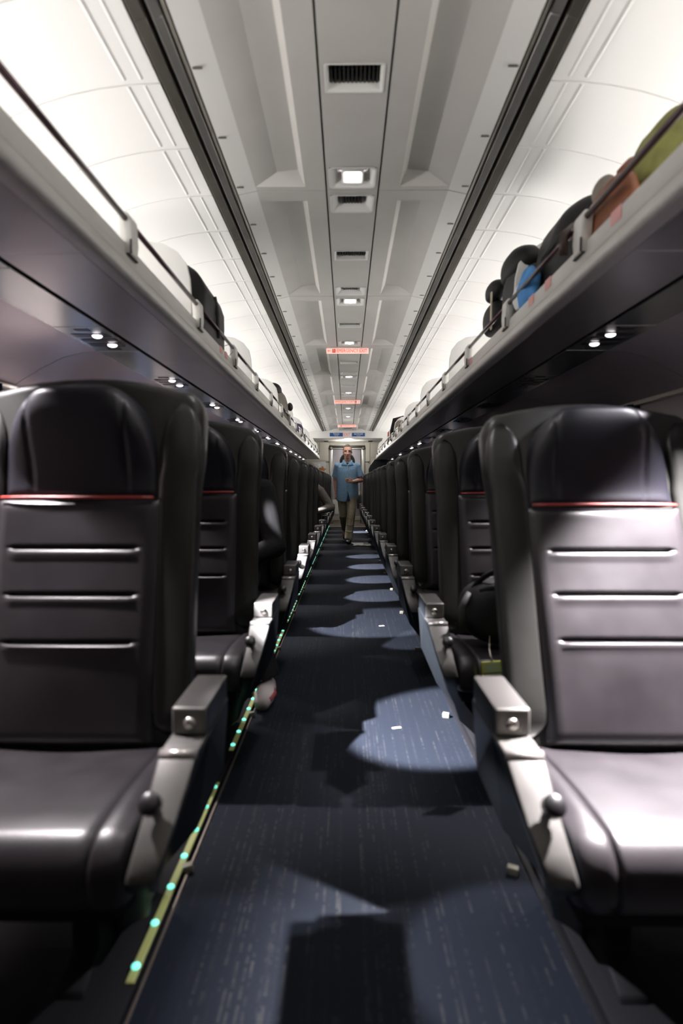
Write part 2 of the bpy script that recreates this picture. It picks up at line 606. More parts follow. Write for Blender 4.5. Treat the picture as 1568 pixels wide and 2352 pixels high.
def hole_dims(k):
    return (0.100, 0.078) if k == 'r' else (0.096, 0.062)


def strip_mesh():
    """middle ceiling strip of one module with three rectangular openings"""
    b = B()
    L = MOD - 0.006
    ys = [0.0]
    hs = []
    for c, k in OPEN:
        hx, hy = hole_dims(k)
        ys += [c - hy, c + hy]
        hs.append((c - hy, c + hy, hx))
    ys.append(L)
    w = 0.1145
    t = bmesh.new()
    for i in range(len(ys) - 1):
        y0, y1 = ys[i], ys[i + 1]
        hit = [h for h in hs if abs(h[0] - y0) < 1e-6]
        xs = [(-w, w)] if not hit else [(-w, -hit[0][2]), (hit[0][2], w)]
        for xa, xb in xs:
            t.faces.new([t.verts.new(p) for p in ((xa, y0, CZ), (xa, y1, CZ), (xb, y1, CZ), (xb, y0, CZ))])
    bmesh.ops.remove_doubles(t, verts=t.verts[:], dist=1e-5)
    for x in (-w, w):
        t.faces.new([t.verts.new(p) for p in ((x, 0, CZ), (x, L, CZ), (x, L, CZ + 0.04), (x, 0, CZ + 0.04))])
    for y in (0, L):
        t.faces.new([t.verts.new(p) for p in ((-w, y, CZ), (w, y, CZ), (w, y, CZ + 0.03), (-w, y, CZ + 0.03))])
    return b.add(t).mesh('centre_panel', 'ceil', 20)


strip_me = strip_mesh()
for y in JOINTS[:-1]:
    if y + MOD > 13.7:
        continue
    put('centre_panel', strip_me, ceil, (0, y + 0.003, 0))
    put('recess_panel', side_mesh, ceil, (0, y + 0.004, 0))
    put('recess_panel', side_mesh_l, ceil, (0, y + 0.004, 0))


# vents and lamps of the ceiling strip
def rrect(hx, hy, r, z, n=5):
    out = []
    for cx, cy, a0 in ((hx - r, hy - r, 0), (-hx + r, hy - r, 90), (-hx + r, -hy + r, 180), (hx - r, -hy + r, 270)):
        for i in range(n + 1):
            a = math.radians(a0 + 90 * i / n)
            out.append((cx + r * math.cos(a), cy + r * math.sin(a), z))
    return out


def bowl(hx, hy, r, steps, mi=0):
    b = B()
    rg = [rrect(hx - d, hy - d, max(0.004, r - d * 0.4), z) for d, z in steps]
    b.rings(rg, True, False, mi)
    return b


VENT_F = bowl(0.096, 0.062, 0.006, ((-0.004, -0.002), (0.0, -0.003), (0.006, 0.0), (0.012, 0.03), (0.012, 0.07))).mesh('frame', 'ceil_light', 30)
VENT_R = bowl(0.100, 0.078, 0.020, ((-0.005, -0.002), (0.0, -0.004), (0.008, 0.0), (0.030, 0.022), (0.034, 0.07))).mesh('frame', 'ceil_light', 50)
b = B()
b.box(-0.084, 0.084, -0.052, 0.052, 0.066, 0.07)
VENT_BACK = b.mesh('backing', 'gap')
SLAT = B().box(-0.0022, 0.0022, -0.050, 0.050, 0.020, 0.058).mesh('slat', 'armtop')
SLAT_S = B().box(-0.0022, 0.0022, -0.046, 0.046, 0.026, 0.058).mesh('slat', 'armtop')
LENS = B().ball((0, 0, 0.022), (0.034, 0.040, 0.030), 8).mesh('lens', 'down_on', None)
b = bowl(0.048, 0.050, 0.012, ((0.0, 0.050), (0.0, 0.004), (0.004, 0.0), (0.010, 0.003), (0.012, 0.03)))
LHOUS = b.mesh('housing', 'ceil_light', 40)
b = B()
b.box(-0.066, 0.066, -0.045, 0.045, 0.06, 0.066)
LBACK = b.mesh('backing', 'bronze')

nv = nl = 0
for mi_, y in enumerate(JOINTS[:-1]):
    if y + MOD > 13.62 or y < -0.6:
        continue
    lampmod = (mi_ % 2 == 0)
    for off, k in OPEN:
        yc = y + 0.003 + off
        if yc < 1.0:
            continue
        if lampmod and k == 'r':
            t = thing('ceiling_lamp', 'white square recessed lamp in the grey ceiling strip, %s from the near end' % ORD[nl], 'lamp',
                      (0, yc, CZ), group='lamps in the ceiling strip')
            nl += 1
            put('frame', VENT_R, t)
            put('backing', LBACK, t)
            h = put('housing', LHOUS, t)
            put('lens', LENS, h)
            lamp('SPOT', 'ceiling_lamp_light', (0, yc, CZ - 0.01), DOWN_W, (1, 0.95, 0.97), spot_size=math.radians(100),
                 spot_blend=0.8, shadow_soft_size=0.03)
        else:
            if k == 'f':
                lab = 'rectangular slatted air vent in the grey ceiling strip, %s vent from the near end' % ORD[nv]
            else:
                lab = 'rounded square air vent in the grey ceiling strip, %s vent from the near end' % ORD[nv]
            t = thing('air_vent', lab, 'air vent', (0, yc, CZ), group='air vents in the ceiling strip')
            nv += 1
            put('frame', VENT_F if k == 'f' else VENT_R, t)
            put('backing', VENT_BACK, t)
            n = 12 if k == 'f' else 7
            wx = 0.077 if k == 'f' else 0.044
            for i in range(n):
                put('slat', SLAT if k == 'f' else SLAT_S, t, (-wx + 2 * wx * i / (n - 1), 0, 0))

# ceiling rails on both sides
for sg, nm in ((-1, 'trim_4'), (1, 'trim_5')):
    b = B()
    b.box(0.520 * sg, 0.640 * sg, Y0, 13.5, CZ + 0.01, CZ + 0.03)
    rl = struct(b.build(nm, 'rubber'))
    segs = [Y0] + [y + 0.45 for y in JOINTS if -1 < y + 0.45 < 13.2] + [13.5]
    for a, c in zip(segs[:-1], segs[1:]):
        B().prism([(0.548 * sg, CZ - 0.010), (0.578 * sg, CZ - 0.016), (0.578 * sg, CZ + 0.012), (0.548 * sg, CZ + 0.012)],
                  'y', a + 0.001, c - 0.001, 0.002, 1).build('alu_strip', 'alu', rl)
    B().prism([(0.528 * sg, CZ - 0.012), (0.546 * sg, CZ - 0.002), (0.546 * sg, CZ + 0.012), (0.528 * sg, CZ + 0.012)],
              'y', Y0, 13.5, 0.002, 1).build('bronze_strip', 'bronze', rl)
    for a, c in zip(segs[:-1], segs[1:]):
        B().prism([(0.596 * sg, CZ - 0.016), (0.632 * sg, CZ - 0.024), (0.632 * sg, CZ + 0.01), (0.596 * sg, CZ + 0.01)],
                  'y', a + 0.001, c - 0.001, 0.002, 1).build('bronze_strip', 'bronze', rl)
    # little screw tabs beside the rail
    tab = B().box(-0.016, 0.016, -0.004, 0.004, -0.004, 0, 0.001, 1).mesh('screw_tab', 'bronze')
    for q in range(0, 40):
        y = 0.75 + q * MOD / 4
        if y < 13.3:
            put('screw_tab', tab, rl, (sg * 0.500, y, CZ - 0.0145))


# ------------------------------------------------------------------ coves above the racks
def cove_pt(a, off=0.0):
    return (0.640 + (0.90 - off) * math.sin(a), 1.735 + (0.632 - off) * math.cos(a))


def cove_mesh(sg):
    b = B()
    L = MOD / 4 - 0.005
    N = 14
    prof = [cove_pt(PI / 2 * i / N) for i in range(N + 1)]
    inn = [cove_pt(PI / 2 * i / N, -0.015) for i in range(N + 1)]
    loop = prof + inn[::-1]
    b.prism([(sg * x, z) for x, z in loop], 'y', 0, L)
    # two slim ledges running along the panel near its top
    for a in (0.05, 0.112):
        x, z = cove_pt(a, 0.001)
        x2, z2 = cove_pt(a + 0.008, 0.0055)
        x3, z3 = cove_pt(a + 0.016, 0.001)
        b.prism([(sg * x, z), (sg * x2, z2), (sg * x3, z3)], 'y', 0.004, L - 0.022)
    return b.mesh('cove_panel', 'cove', 25)


back = B()
for sg in (-1, 1):
    pr = [cove_pt(PI / 2 * i / 10, -0.016) for i in range(11)]
    po = [cove_pt(PI / 2 * i / 10, -0.04) for i in range(11)]
    back.prism([(sg * x, z) for x, z in pr + po[::-1]], 'y', Y0, 13.5)
coveback = struct(back.build('wall_upper', 'cove', None))
for sg in (-1, 1):
    me = cove_mesh(sg)
    y = JOINTS[0] - MOD / 4 * 0
    while y < 13.5:
        if y > Y0 and y + MOD / 4 < 13.52:
            put('cove_panel', me, coveback, (0, y, 0))
        y += MOD / 4

# ------------------------------------------------------------------ side walls, windows, curtains
ncur = 0
for sg, nm in ((-1, 'wall_left'), (1, 'wall_right')):
    w = B()
    w.box(1.67 * sg, 1.75 * sg, Y0, 14.8, 0, 0.86)
    w.box(1.67 * sg, 1.75 * sg, Y0, 14.8, 1.53, 1.72)
    wins = []
    for q in range(-1, 7):
        c = 1.42 + 1.98 * q + 0.45
        wins.append((c - 0.66, c + 0.66))
    edges = [Y0] + [e for wn_ in wins for e in wn_] + [14.8]
    for i in range(0, len(edges), 2):
        if edges[i + 1] > edges[i]:
            w.box(1.67 * sg, 1.75 * sg, edges[i], edges[i + 1], 0.86, 1.53)
    wl = struct(w.build(nm, 'wall_dark'))
    # lower-rack wall panel sweeping from the light strip down to the window header
    for i, y in enumerate(JOINTS[:-1]):
        if y + MOD < Y0 or y > 13.3:
            continue
        p = [(1.222, 1.690), (1.30, 1.685), (1.40, 1.660), (1.50, 1.612), (1.60, 1.553), (1.648, 1.522)]
        o_ = [(x + 0.006, z + 0.014) for x, z in p]
        B().prism([(sg * x, z) for x, z in p + o_[::-1]], 'y', y + 0.003 + 0.1, min(y + MOD - 0.003 + 0.1, 13.5)).build('wall_panel', 'lower_panel', wl, sharp=30)
    B().box(1.632 * sg, 1.672 * sg, Y0, 13.5, 1.505, 1.530, 0.004).build('header_rail', 'kick', wl)
    for i, (a, c) in enumerate(wins):
        a = max(a, Y0 + 0.05)
        wi = B()
        for q in ((a, c, 1.50, 1.53), (a, c, 0.86, 0.89), (a, a + 0.03, 0.86, 1.53), (c - 0.03, c, 0.86, 1.53)):
            wi.box(1.650 * sg, 1.71 * sg, q[0], q[1], q[2], q[3], 0.006, 2)
        wo = struct(wi.build('window_%d' % (i + 1 + (0 if sg < 0 else 8)), 'black'))
        B().box(1.702 * sg, 1.708 * sg, a + 0.02, c - 0.02, 0.88, 1.51).build('pane', 'glass', wo)
    # pleated navy curtains gathered at the ends of the windows
    for i, (a, c) in enumerate(wins):
        for end, (ya, yb) in enumerate(((a, a + 0.34), (c - 0.34, c))):
            if ya < 0.3 or ya > 13:
                continue
            n = 44

            def cp(u, v, ya=ya, yb=yb, sg=sg):
                return (sg * (1.628 + 0.016 * math.sin(u * 2 * PI * 8) * (1 - 0.25 * v) + 0.004 * math.sin(u * 31)),
                        ya + (yb - ya) * u, 0.90 + 0.615 * v)
            cb = B()
            cb.grid(cp, n, 8)
            o = cb.build('curtain', 'curtain', sharp=None)
            so = o.modifiers.new('t', 'SOLIDIFY')
            so.thickness = 0.004
            tag(o, 'pleated navy curtain on the %s wall, %s one from the near end' % ('left' if sg < 0 else 'right', ORD[i * 2 + end]),
                'curtain', 'pleated curtains beside the windows')

# ------------------------------------------------------------------ luggage racks
LIT = {-1: {1: 2.0, 2: 1.5, 3: 1.5, 4: 1.2, 5: 0.9, 6: .9, 7: 1, 8: .22, 9: .9, 10: 1, 11: .9, 12: 1, 13: .8},
       1: {1: 14.0, 2: 1.6, 8: 0.6, 9: 0.6, 11: 0.7, 13: 0.6}}
BR0, BRS = 1.735, 0.792                   # first bracket and bracket spacing
FLOOR = {(-1, 1): ((0.40, 2.34, 19, 4200, 0.075), (0.40, 1.14, 14, 480, -0.25)), (-1, 2): ((0.44, 3.66, 10, 1100, 0.075),),  # second spot added away from the lamps for a near carpet patch
         (-1, 3): ((0.16, 4.10, 24, 1400, 0.075),), (-1, 4): ((0.27, 5.12, 15, 1800, 0.075),), (-1, 5): ((0.27, 6.0, 14, 2000, 0.075),),
         (-1, 6): ((0.27, 6.95, 13, 2300, 0.075),), (-1, 7): ((0.24, 7.95, 13, 1800, 0.075),), (-1, 11): ((0.26, 12.1, 14, 4000, 0.075),),
         (1, 1): ((-0.32, 1.06, 16, 170, 0.0), (-0.58, 2.20, 26, 45, 0.0))}  # both spots added, for the near carpet and the headrest crown
WIN_W = {-1: 180.0, 1: 130.0}


def aim(src, dst):
    return (Vector(dst) - Vector(src)).to_track_quat('-Z', 'Y').to_euler()


for sg in (-1, 1):
    side = 'left' if sg < 0 else 'right'
    rk = thing('luggage_rack', 'long open metal luggage rack running along the %s side above the seats' % side, 'luggage rack', (0, 0, 1.68),
               group=None)
    Z = 1.68

    def P(pts):
        return [(sg * x, z - Z) for x, z in pts]
    # shelf core (dark, seen only in the joints), bottom lip, fascia
    B().box(0.73 * sg, 1.50 * sg, Y0, 13.5, 1.702 - Z, 1.722 - Z).build('shelf', 'fascia', rk)
    B().box(0.72 * sg, 1.235 * sg, Y0, 13.5, 1.694 - Z, 1.7015 - Z).build('shelf_core', 'gap', rk)
    lip = [(0.745, 1.679), (0.715, 1.677), (0.700, 1.680), (0.692, 1.690), (0.690, 1.704), (0.693, 1.722), (0.745, 1.722)]
    B().prism(P(lip), 'y', Y0, 13.5, 0.0).build('lip', 'fascia', rk, sharp=60)
    fas = [(0.700, 1.7255), (0.696, 1.727), (0.699, 1.752), (0.706, 1.758), (0.706, 1.792), (0.714, 1.796), (0.722, 1.792), (0.722, 1.7255)]
    B().prism(P(fas), 'y', Y0, 13.5, 0.0).build('fascia', 'fascia', rk, sharp=25)
    # soffit panels
    for y in JOINTS[:-1]:
        ya, yb = y + 0.35, min(y + 0.35 + MOD, 13.5)
        if yb < Y0 + 0.2 or ya > 13.4:
            continue
        B().box(0.746 * sg, 0.985 * sg, max(ya, Y0) + 0.001, yb - 0.001, 1.6785 - Z, 1.694 - Z, 0.0015, 1).build('soffit_panel', 'soffit', rk)
    # blank covers of the light strip between the light units
    for k in range(0, ROWS + 1):
        yc = A(k) + 0.325
        ya, yb = yc + 0.197 + 0.006, yc + PITCH - 0.197 - 0.006
        if ya > 13.4:
            continue
        B().box(1.008 * sg, 1.205 * sg, max(ya, Y0), min(yb, 13.5), 1.680 - Z, 1.694 - Z, 0.0015, 1).build('strip_cover', 'strip_panel', rk)
    # rail on brackets
    y = BR0
    bys = []
    while y > Y0 + 0.2:
        y -= BRS
    while y < 13.4:
        if y > Y0:
            bys.append(y)
        y += BRS
    bm_ = B()
    prof = P([(0.704, 1.757), (0.690, 1.762), (0.686, 1.80), (0.690, 1.872), (0.700, 1.886), (0.716, 1.886), (0.726, 1.872), (0.722, 1.80), (0.722, 1.757)])
    bm_.prism(prof, 'y', -0.03, 0.03, 0.004, 2)
    brm = bm_.mesh('bracket', 'fascia', 40)
    shm = B().prism(P([(0.689, 1.758), (0.6845, 1.760), (0.6845, 1.800), (0.689, 1.800)]), 'y', -0.036, -0.030).mesh('bracket_slot', 'rubber')
    bas = B().box(sg * 0.6905, sg * 0.7, -0.036, 0.034, 1.7535 - Z, 1.758 - Z).mesh('bracket_foot', 'rubber')
    for y in bys:
        br = put('bracket', brm, rk, (0, y, 0))
        put('bracket_slot', shm, br)
        put('bracket_foot', bas, br)
    for a, c in zip([Y0] + bys, bys + [13.45]):
        B().tube([(sg * 0.706, a + 0.02, 1.866 - Z), (sg * 0.706, c - 0.02, 1.866 - Z)], 0.0095, 10).build('rail', 'rail', rk, sharp=None)
    # dividers standing across the shelf
    dv = []
    for i in range(5):
        a = PI / 2 * i / 4
        dv.append((0.93 - 0.19 * math.cos(a), 1.99 + 0.165 * math.sin(a)))
    dv = [(0.735, 1.722), (0.735, 1.90)] + dv + [(1.18, 2.165), (1.36, 2.03), (1.46, 1.80), (1.46, 1.722)]
    dm = B().prism(P(dv), 'y', -0.011, 0.011, 0.004, 2).mesh('divider', 'divider', 40)
    for i in range(0, 8):
        y = 2.53 + i * 2 * BRS
        if y < 13.3:
            put('divider', dm, rk, (0, y, 0))
    put('divider', dm, rk, (0, 13.44, 0))
    # reading light units
    for k in range(1, ROWS + 1):
        yc = A(k) + 0.325
        on = LIT[sg].get(k, 0)
        u = thing('reading_light', 'reading light panel with two %s lamps under the %s rack, %s from the near end' %
                  ('lit' if on else 'dark', side, ORD[k - 1]), 'reading light', (sg * 1.107, yc, 1.694), group='reading light panels under the racks')
        B().box(-0.099, 0.099, -0.195, 0.195, -0.014, -0.0005, 0.0015, 1).build('plate', 'strip_panel', u)
        for q, (yy, hw, hl) in enumerate(((-0.155, 0.03, 0.012), (-0.075, 0.075, 0.026), (0.0, 0.075, 0.020), (0.075, 0.075, 0.026), (0.155, 0.03, 0.012))):
            B().box(-hw, hw, yy - hl, yy + hl, -0.0165, -0.010, 0.001, 1).build('slot', 'black', u)
        for yy in (-0.075, 0.075):
            lb = B().ball((0, 0, 0), (0.021, 0.019, 0.010), 8).build('lamp', 'lamp_on' if on else 'lamp_off', u, (-sg * 0.025 + 0.0, yy, -0.0165), sharp=None)
        if on:
            # the two lamps of a unit: one for the aisle seat, one for the window seat
            src = Vector((sg * 1.082, yc - 0.075, 1.660))
            src2 = Vector((sg * 1.082, yc + 0.075, 1.660))
            lamp('SPOT', 'reading_or_added_spot', src, READ_W * on, (1.0, 0.925, 0.95), rot=aim(src, (sg * 0.74, A(k) + 0.09, 0.50)),
                 spot_size=math.radians(52), spot_blend=0.7, shadow_soft_size=0.02)
            lamp('SPOT', 'reading_or_added_spot', src2, WIN_W[sg] * min(on, 1.5), (1.0, 0.90, 0.94), rot=aim(src2, (sg * 1.62, A(k) - 0.05, 0.95)),
                 spot_size=math.radians(86), spot_blend=0.6, shadow_soft_size=0.02)
            # turned lamp heads onto the aisle, plus spots added at the nearest row
            for tx, ty, cone, pw, oy in FLOOR.get((sg, k), ()):
                src2 = Vector((sg * 1.082, yc + oy, 1.660))
                lamp('SPOT', 'reading_or_added_spot', src2, pw, (0.95, 0.92, 1.0), rot=aim(src2, (tx, ty, 0)), spot_size=math.radians(cone),
                     spot_blend=0.35, shadow_soft_size=0.02)

# ------------------------------------------------------------------ seats
BACK_W = 0.30


def shell_outline():
    pts = [(-0.286, -0.02), (-0.286, 0.35), (-0.288, 0.62), (-0.298, 0.72), (-0.300, 0.83)]
    for i in range(1, 7):
        a = PI / 2 * i / 6
        pts.append((-0.245 - 0.055 * math.cos(a), 0.835 + 0.062 * math.sin(a)))
    for x in (-0.19, -0.13, -0.065, 0.0):
        pts.append((x, 0.932 - 0.035 * (abs(x) / 0.245) ** 2))
    return pts + [(-x, s) for x, s in pts[-2::-1]]


def make_backrest_meshes():
    out = {}
    b = B()
    b.prism(shell_outline(), 'y', -0.012, 0.085, 0.028, 4)
    out['shell'] = b.mesh('backrest', 'shell', 50)
    # side bolsters
    for s in (-1, 1):
        b = B()
        rg = []
        for i in range(25):
            v = i / 24
            sv = 0.02 + 0.845 * v
            ww = 0.047 * (min(1, v / 0.06) ** 0.5) * (min(1, (1 - v) / 0.10) ** 0.5) + 0.003
            cx = 0.246 + (0.006 if sv > 0.68 else 0.0)
            dd = 0.017 * (min(1, v / 0.05) ** 0.5) * (min(1, (1 - v) / 0.14) ** 0.6) * (1 + 0.35 * sst(0.62, 0.75, sv))
            rg.append([(s * (cx + ww * math.copysign(abs(math.cos(q * PI / 8)) ** 0.55, math.cos(q * PI / 8))),
                        -0.010 - dd * math.copysign(abs(math.sin(q * PI / 8)) ** 0.7, math.sin(q * PI / 8)), sv) for q in range(16)])
        b.rings(rg)
        out['bolster%d' % s] = b.mesh('side_bolster', 'shell', None)
    # quilted leather panel with three cross grooves
    sv = []
    v = 0.0
    while v < 0.600:
        near = min(abs(v - g) for g in (0.25, 0.365, 0.48))
        sv.append(v)
        v += 0.0022 if near < 0.016 else 0.010
    sv.append(0.600)

    def yb(x, s):
        e = min((0.212 - abs(x)) / 0.03, s / 0.03 if s < 0.03 else 1, (0.604 - s) / 0.02, 1)
        base = -0.010 - 0.026 * max(0, e) ** 0.5
        g = 0
        for gs in (0.25, 0.365, 0.48):
            d = s - gs
            m = 1 - sst(0.148, 0.162, abs(x))
            # a fold: crisp at the top, a lit roll below
            if d > 0:
                w = math.exp(-(d / 0.0045) ** 2)
                g += m * 0.014 * w
            else:
                g += m * (0.014 * math.exp(-(d / 0.0045) ** 2) - 0.006 * math.exp(-((d + 0.012) / 0.007) ** 2))
        belly = -0.012 * math.exp(-((s - 0.22) / 0.18) ** 2) * (1 - (abs(x) / 0.22) ** 2)
        return base + g + belly
    t = bmesh.new()
    NX = 40
    vs = [[t.verts.new((-0.212 + 0.424 * i / NX, yb(-0.212 + 0.424 * i / NX, s), s)) for i in range(NX + 1)] for s in sv]
    for j in range(len(sv) - 1):
        for i in range(NX):
            t.faces.new((vs[j][i], vs[j][i + 1], vs[j + 1][i + 1], vs[j + 1][i]))
    out['panel'] = B().add(t).mesh('back_panel', 'leather', None)
    # headrest: arched, three pillows
    xs_u = [-1 + 2 * i / 56 for i in range(57)]
    rows = 34
    t = bmesh.new()
    vs = []
    for j in range(rows + 1):
        v = j / rows
        s = 0.610 + 0.302 * v
        w = 0.192 * max(0.0, 1 - max(0, (v - 0.25) / 0.752) ** 2.4) ** 0.5
        row = []
        for u in xs_u:
            x = u * w
            edge = max(0.0, 1 - abs(u) ** 6) ** 0.5
            bulge = (0.014 + 0.066 * sst(0.06, 0.78, v)) * (1 - sst(0.82, 1.0, v) ** 1.5 * 0.9)
            bulge *= edge * min(1, (v / 0.04 + 0.02)) ** 0.5
            gr = 0.006 * (math.exp(-((abs(x) - 0.12) / 0.005) ** 2))
            row.append(t.verts.new((x, -0.012 - bulge + gr * min(1, bulge / 0.02), s)))
        vs.append(row)
    for j in range(rows):
        for i in range(56):
            t.faces.new((vs[j][i], vs[j][i + 1], vs[j + 1][i + 1], vs[j + 1][i]))
    out['headrest'] = B().add(t).mesh('headrest', 'navy_leather', None)
    b = B()
    b.tube([(-0.192 + 0.384 * i / 12, -0.033 - 0.006 * (1 - abs(i / 6 - 1) ** 4), 0.606) for i in range(13)], 0.0042, 8)
    out['piping'] = b.mesh('piping', 'piping', None)
    return out


BM = make_backrest_meshes()


def make_cushion():
    # profile (y, z) from the back top, over the rounded front nose, to the underside
    prof = [(0.235, 0.405), (0.20, 0.418), (0.14, 0.424), (0.06, 0.432), (-0.03, 0.440), (-0.10, 0.441)]
    for i in range(1, 9):
        a = PI / 2 * i / 8
        prof.append((-0.145 - 0.065 * math.sin(a), 0.376 + 0.065 * math.cos(a)))
    prof += [(-0.212, 0.35), (-0.205, 0.325), (-0.18, 0.312), (-0.05, 0.31), (0.235, 0.31)]
    xs = []
    x = -0.300
    while x < 0.3001:
        xs.append(x)
        x += 0.004 if (0.22 < abs(x) < 0.25 or abs(x) > 0.28) else 0.0125
    xs[-1] = 0.300
    rings = []
    cy, cz = 0.0, 0.37
    for x in xs:
        ax = abs(x)
        edge = max(0.0, 1 - (max(0, ax - 0.262) / 0.0385) ** 2) ** 0.5
        k = 0.80 + 0.20 * edge
        groove = 0.006 * math.exp(-((ax - 0.235) / 0.004) ** 2)
        dish = -0.010 * math.exp(-(ax / 0.16) ** 2) + 0.006 * math.exp(-((ax - 0.262) / 0.02) ** 2)
        r = []
        for y, z in prof:
            top = 1 if z > 0.37 else 0
            zz = cz + (z - cz) * k + (dish * (1 if y > -0.15 else 0.3) - groove) * top
            yy = y if y > 0 else y * (0.93 + 0.07 * edge) + groove * (1 if y < -0.15 else 0)
            r.append((x, yy, zz))
        rings.append(r)
    return B().rings(rings).mesh('cushion', 'leather', 45)


CUSH = make_cushion()


def side_meshes(sg):
    """aisle side hardware; sg = +1 when the aisle lies towards +x of the seat"""
    o = {}
    b = B()
    b.box(0.318, 0.390, 0.0, 0.195, 0.534, 0.592, 0.006, 3)
    b.warp(lambda c: (sg * c.x, c.y, c.z))
    if sg < 0:
        bmesh.ops.reverse_faces(b.bm, faces=b.bm.faces[:])
    for f in b.bm.faces:
        n = f.normal
        f.material_index = 1 if (n.z > 0.9) else (2 if abs(n.x) > 0.8 else 0)
    o['arm'] = b.mesh('armrest', ['silver', 'armtop', 'side'], 45)
    o['arm'].name = 'armrest'
    b = B()
    b.ball((sg * 0.356, -0.001, 0.560), (0.0135, 0.010, 0.0135), 10)
    o['screw'] = b.mesh('screw', 'bolt', None)
    # end panel: profile in (y, z)
    p = [(0.02, 0.533), (-0.058, 0.533), (-0.082, 0.520), (-0.120, 0.487), (-0.160, 0.454), (-0.195, 0.423), (-0.214, 0.396), (-0.217, 0.378),
         (-0.19, 0.345), (-0.12, 0.290), (-0.03, 0.205), (0.04, 0.11), (0.09, 0.05), (0.10, 0.018),
         (0.27, 0.018), (0.255, 0.06), (0.222, 0.20), (0.208, 0.36), (0.205, 0.533)]
    b = B()
    b.prism(p, 'x', 0.314, 0.391, 0.007, 3)

    def lean(c):
        t = max(0, 0.47 - c.z) / 0.47
        out = 0.16 * max(0, 0.535 - c.z) if (c.x > 0.35 and c.y < 0) else 0
        out = min(out, 0.030)
        return (sg * (c.x - 0.25 * t ** 2 - out), c.y, c.z)
    b.warp(lean)
    if sg < 0:
        bmesh.ops.reverse_faces(b.bm, faces=b.bm.faces[:])
    b.bm.normal_update()
    for f in b.bm.faces:
        f.material_index = 1 if (abs(f.normal.x) > 0.75 or f.calc_center_median().z < 0.365 or f.calc_center_median().y > 0.1) else 0
    o['panel'] = b.mesh('end_panel', ['bracket', 'side'], 30)
    b = B()
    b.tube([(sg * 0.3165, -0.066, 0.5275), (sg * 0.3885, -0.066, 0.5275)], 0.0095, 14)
    o['edge'] = b.mesh('ledge_edge', 'edge_glint', None)
    b = B()
    q = Matrix.Rotation(math.radians(49), 4, 'X')
    b.tube([(0, 0, 0), (0, 0, 0.026)], 0.008, 10)
    b.tube([(0, 0, 0.018), (0, 0, 0.022), (0, 0, 0.040), (0, 0, 0.045)], [0.016, 0.0195, 0.0195, 0.014], 14)
    b.warp(lambda c: q @ c)
    b.warp(lambda c: (c.x + sg * 0.333, c.y - 0.143, c.z + 0.468))
    o['knob'] = b.mesh('recline_knob', 'black', 45)
    b = B()
    b.box(-0.015, 0.015, -0.010, 0.010, 0, 0.022, 0.003, 2)
    o['cap'] = b.mesh('foot_cap', 'cap')
    return o


SIDE = {1: side_meshes(1), -1: side_meshes(-1)}
b = B()
b.box(-0.285, 0.285, -0.17, 0.24, 0.27, 0.312, 0.01, 2)
FRAME = b.mesh('seat_frame', 'matte_black')
b = B()
b.prism([(-0.06, 0.0), (0.30, 0.0), (0.28, 0.03), (0.20, 0.06), (0.16, 0.27), (0.02, 0.27), (0.02, 0.06), (-0.05, 0.03)], 'x', -0.03, 0.03, 0.005, 2)
LEG = b.mesh('leg', 'matte_black')
b = B()
b.box(-0.28, 0.28, 0.235, 0.275, 0.29, 0.40, 0.01, 2)
HINGE = b.mesh('hinge_cover', 'matte_black')


def make_seat(name, label, x, k, tilt, sg, aisle, group):
    t = thing(name, label, 'seat', (x, A(k), 0), group=group)
    bk = put('backrest', BM['shell'], t, (0, 0.205, 0.412), (-math.radians(tilt), 0, 0))
    for s in (-1, 1):
        put('side_bolster', BM['bolster%d' % s], bk)
    put('back_panel', BM['panel'], bk)
    hr = put('headrest', BM['headrest'], bk)
    hr['label'] = 'navy arched headrest pad'
    pp = put('piping', BM['piping'], bk)
    pp['label'] = 'thin red piping below the headrest'
    put('cushion', CUSH, t)
    put('seat_frame', FRAME, t)
    put('leg', LEG, t, (sg * 0.12 if aisle else 0, 0, 0))
    if aisle:
        o = SIDE[sg]
        ar = put('armrest', o['arm'], t)
        put('screw', o['screw'], ar)
        ep = put('end_panel', o['panel'], t)
        put('recline_knob', o['knob'], ep)
        put('ledge_edge', o['edge'], ep)['label'] = 'rounded edge of the ledge with a painted highlight'
        put('foot_cap', o['cap'], t, (sg * 0.245, 0.33, 0.0), (0, 0, 0.4 * sg))
    return t


TILT = {-1: [9.5, 8, 10, 9, 11, 9, 8, 12, 9, 10, 9, 8, 10], 1: [20, 13, 15, 12, 11, 14, 10, 9, 12, 10, 11, 9, 10]}
for sg in (-1, 1):
    side = 'left' if sg < 0 else 'right'
    xs = -0.702 if sg < 0 else 0.668
    for k in range(1, ROWS + 1):
        extra = {(-1, 1): 'dim upright black leather seat filling the lower left, nearest seat left of the aisle',
                 (1, 1): 'reclined leather seat lit by a reading lamp, nearest seat right of the aisle',
                 (1, 2): 'black leather aisle seat holding a black backpack, second on the right of the aisle',
                 (-1, 3): 'black leather aisle seat of the person in black, third on the left of the aisle',
                 (-1, 8): 'black leather aisle seat of the person in grey, eighth on the left of the aisle'}
        lab = extra.get((sg, k), 'black leather aisle seat, %s row from the front, %s of the aisle' % (ORD[k - 1], side))
        make_seat('train_seat', lab, xs, k, TILT[sg][k - 1], -sg, True, '%s-hand aisle seats' % side)
        make_seat('train_seat', 'black leather window seat, %s row from the front, against the %s wall' % (ORD[k - 1], side),
                  xs + sg * 0.605, k, TILT[sg][(k + 4) % 13] if k > 1 else 10, -sg, False, '%s-hand window seats' % side)

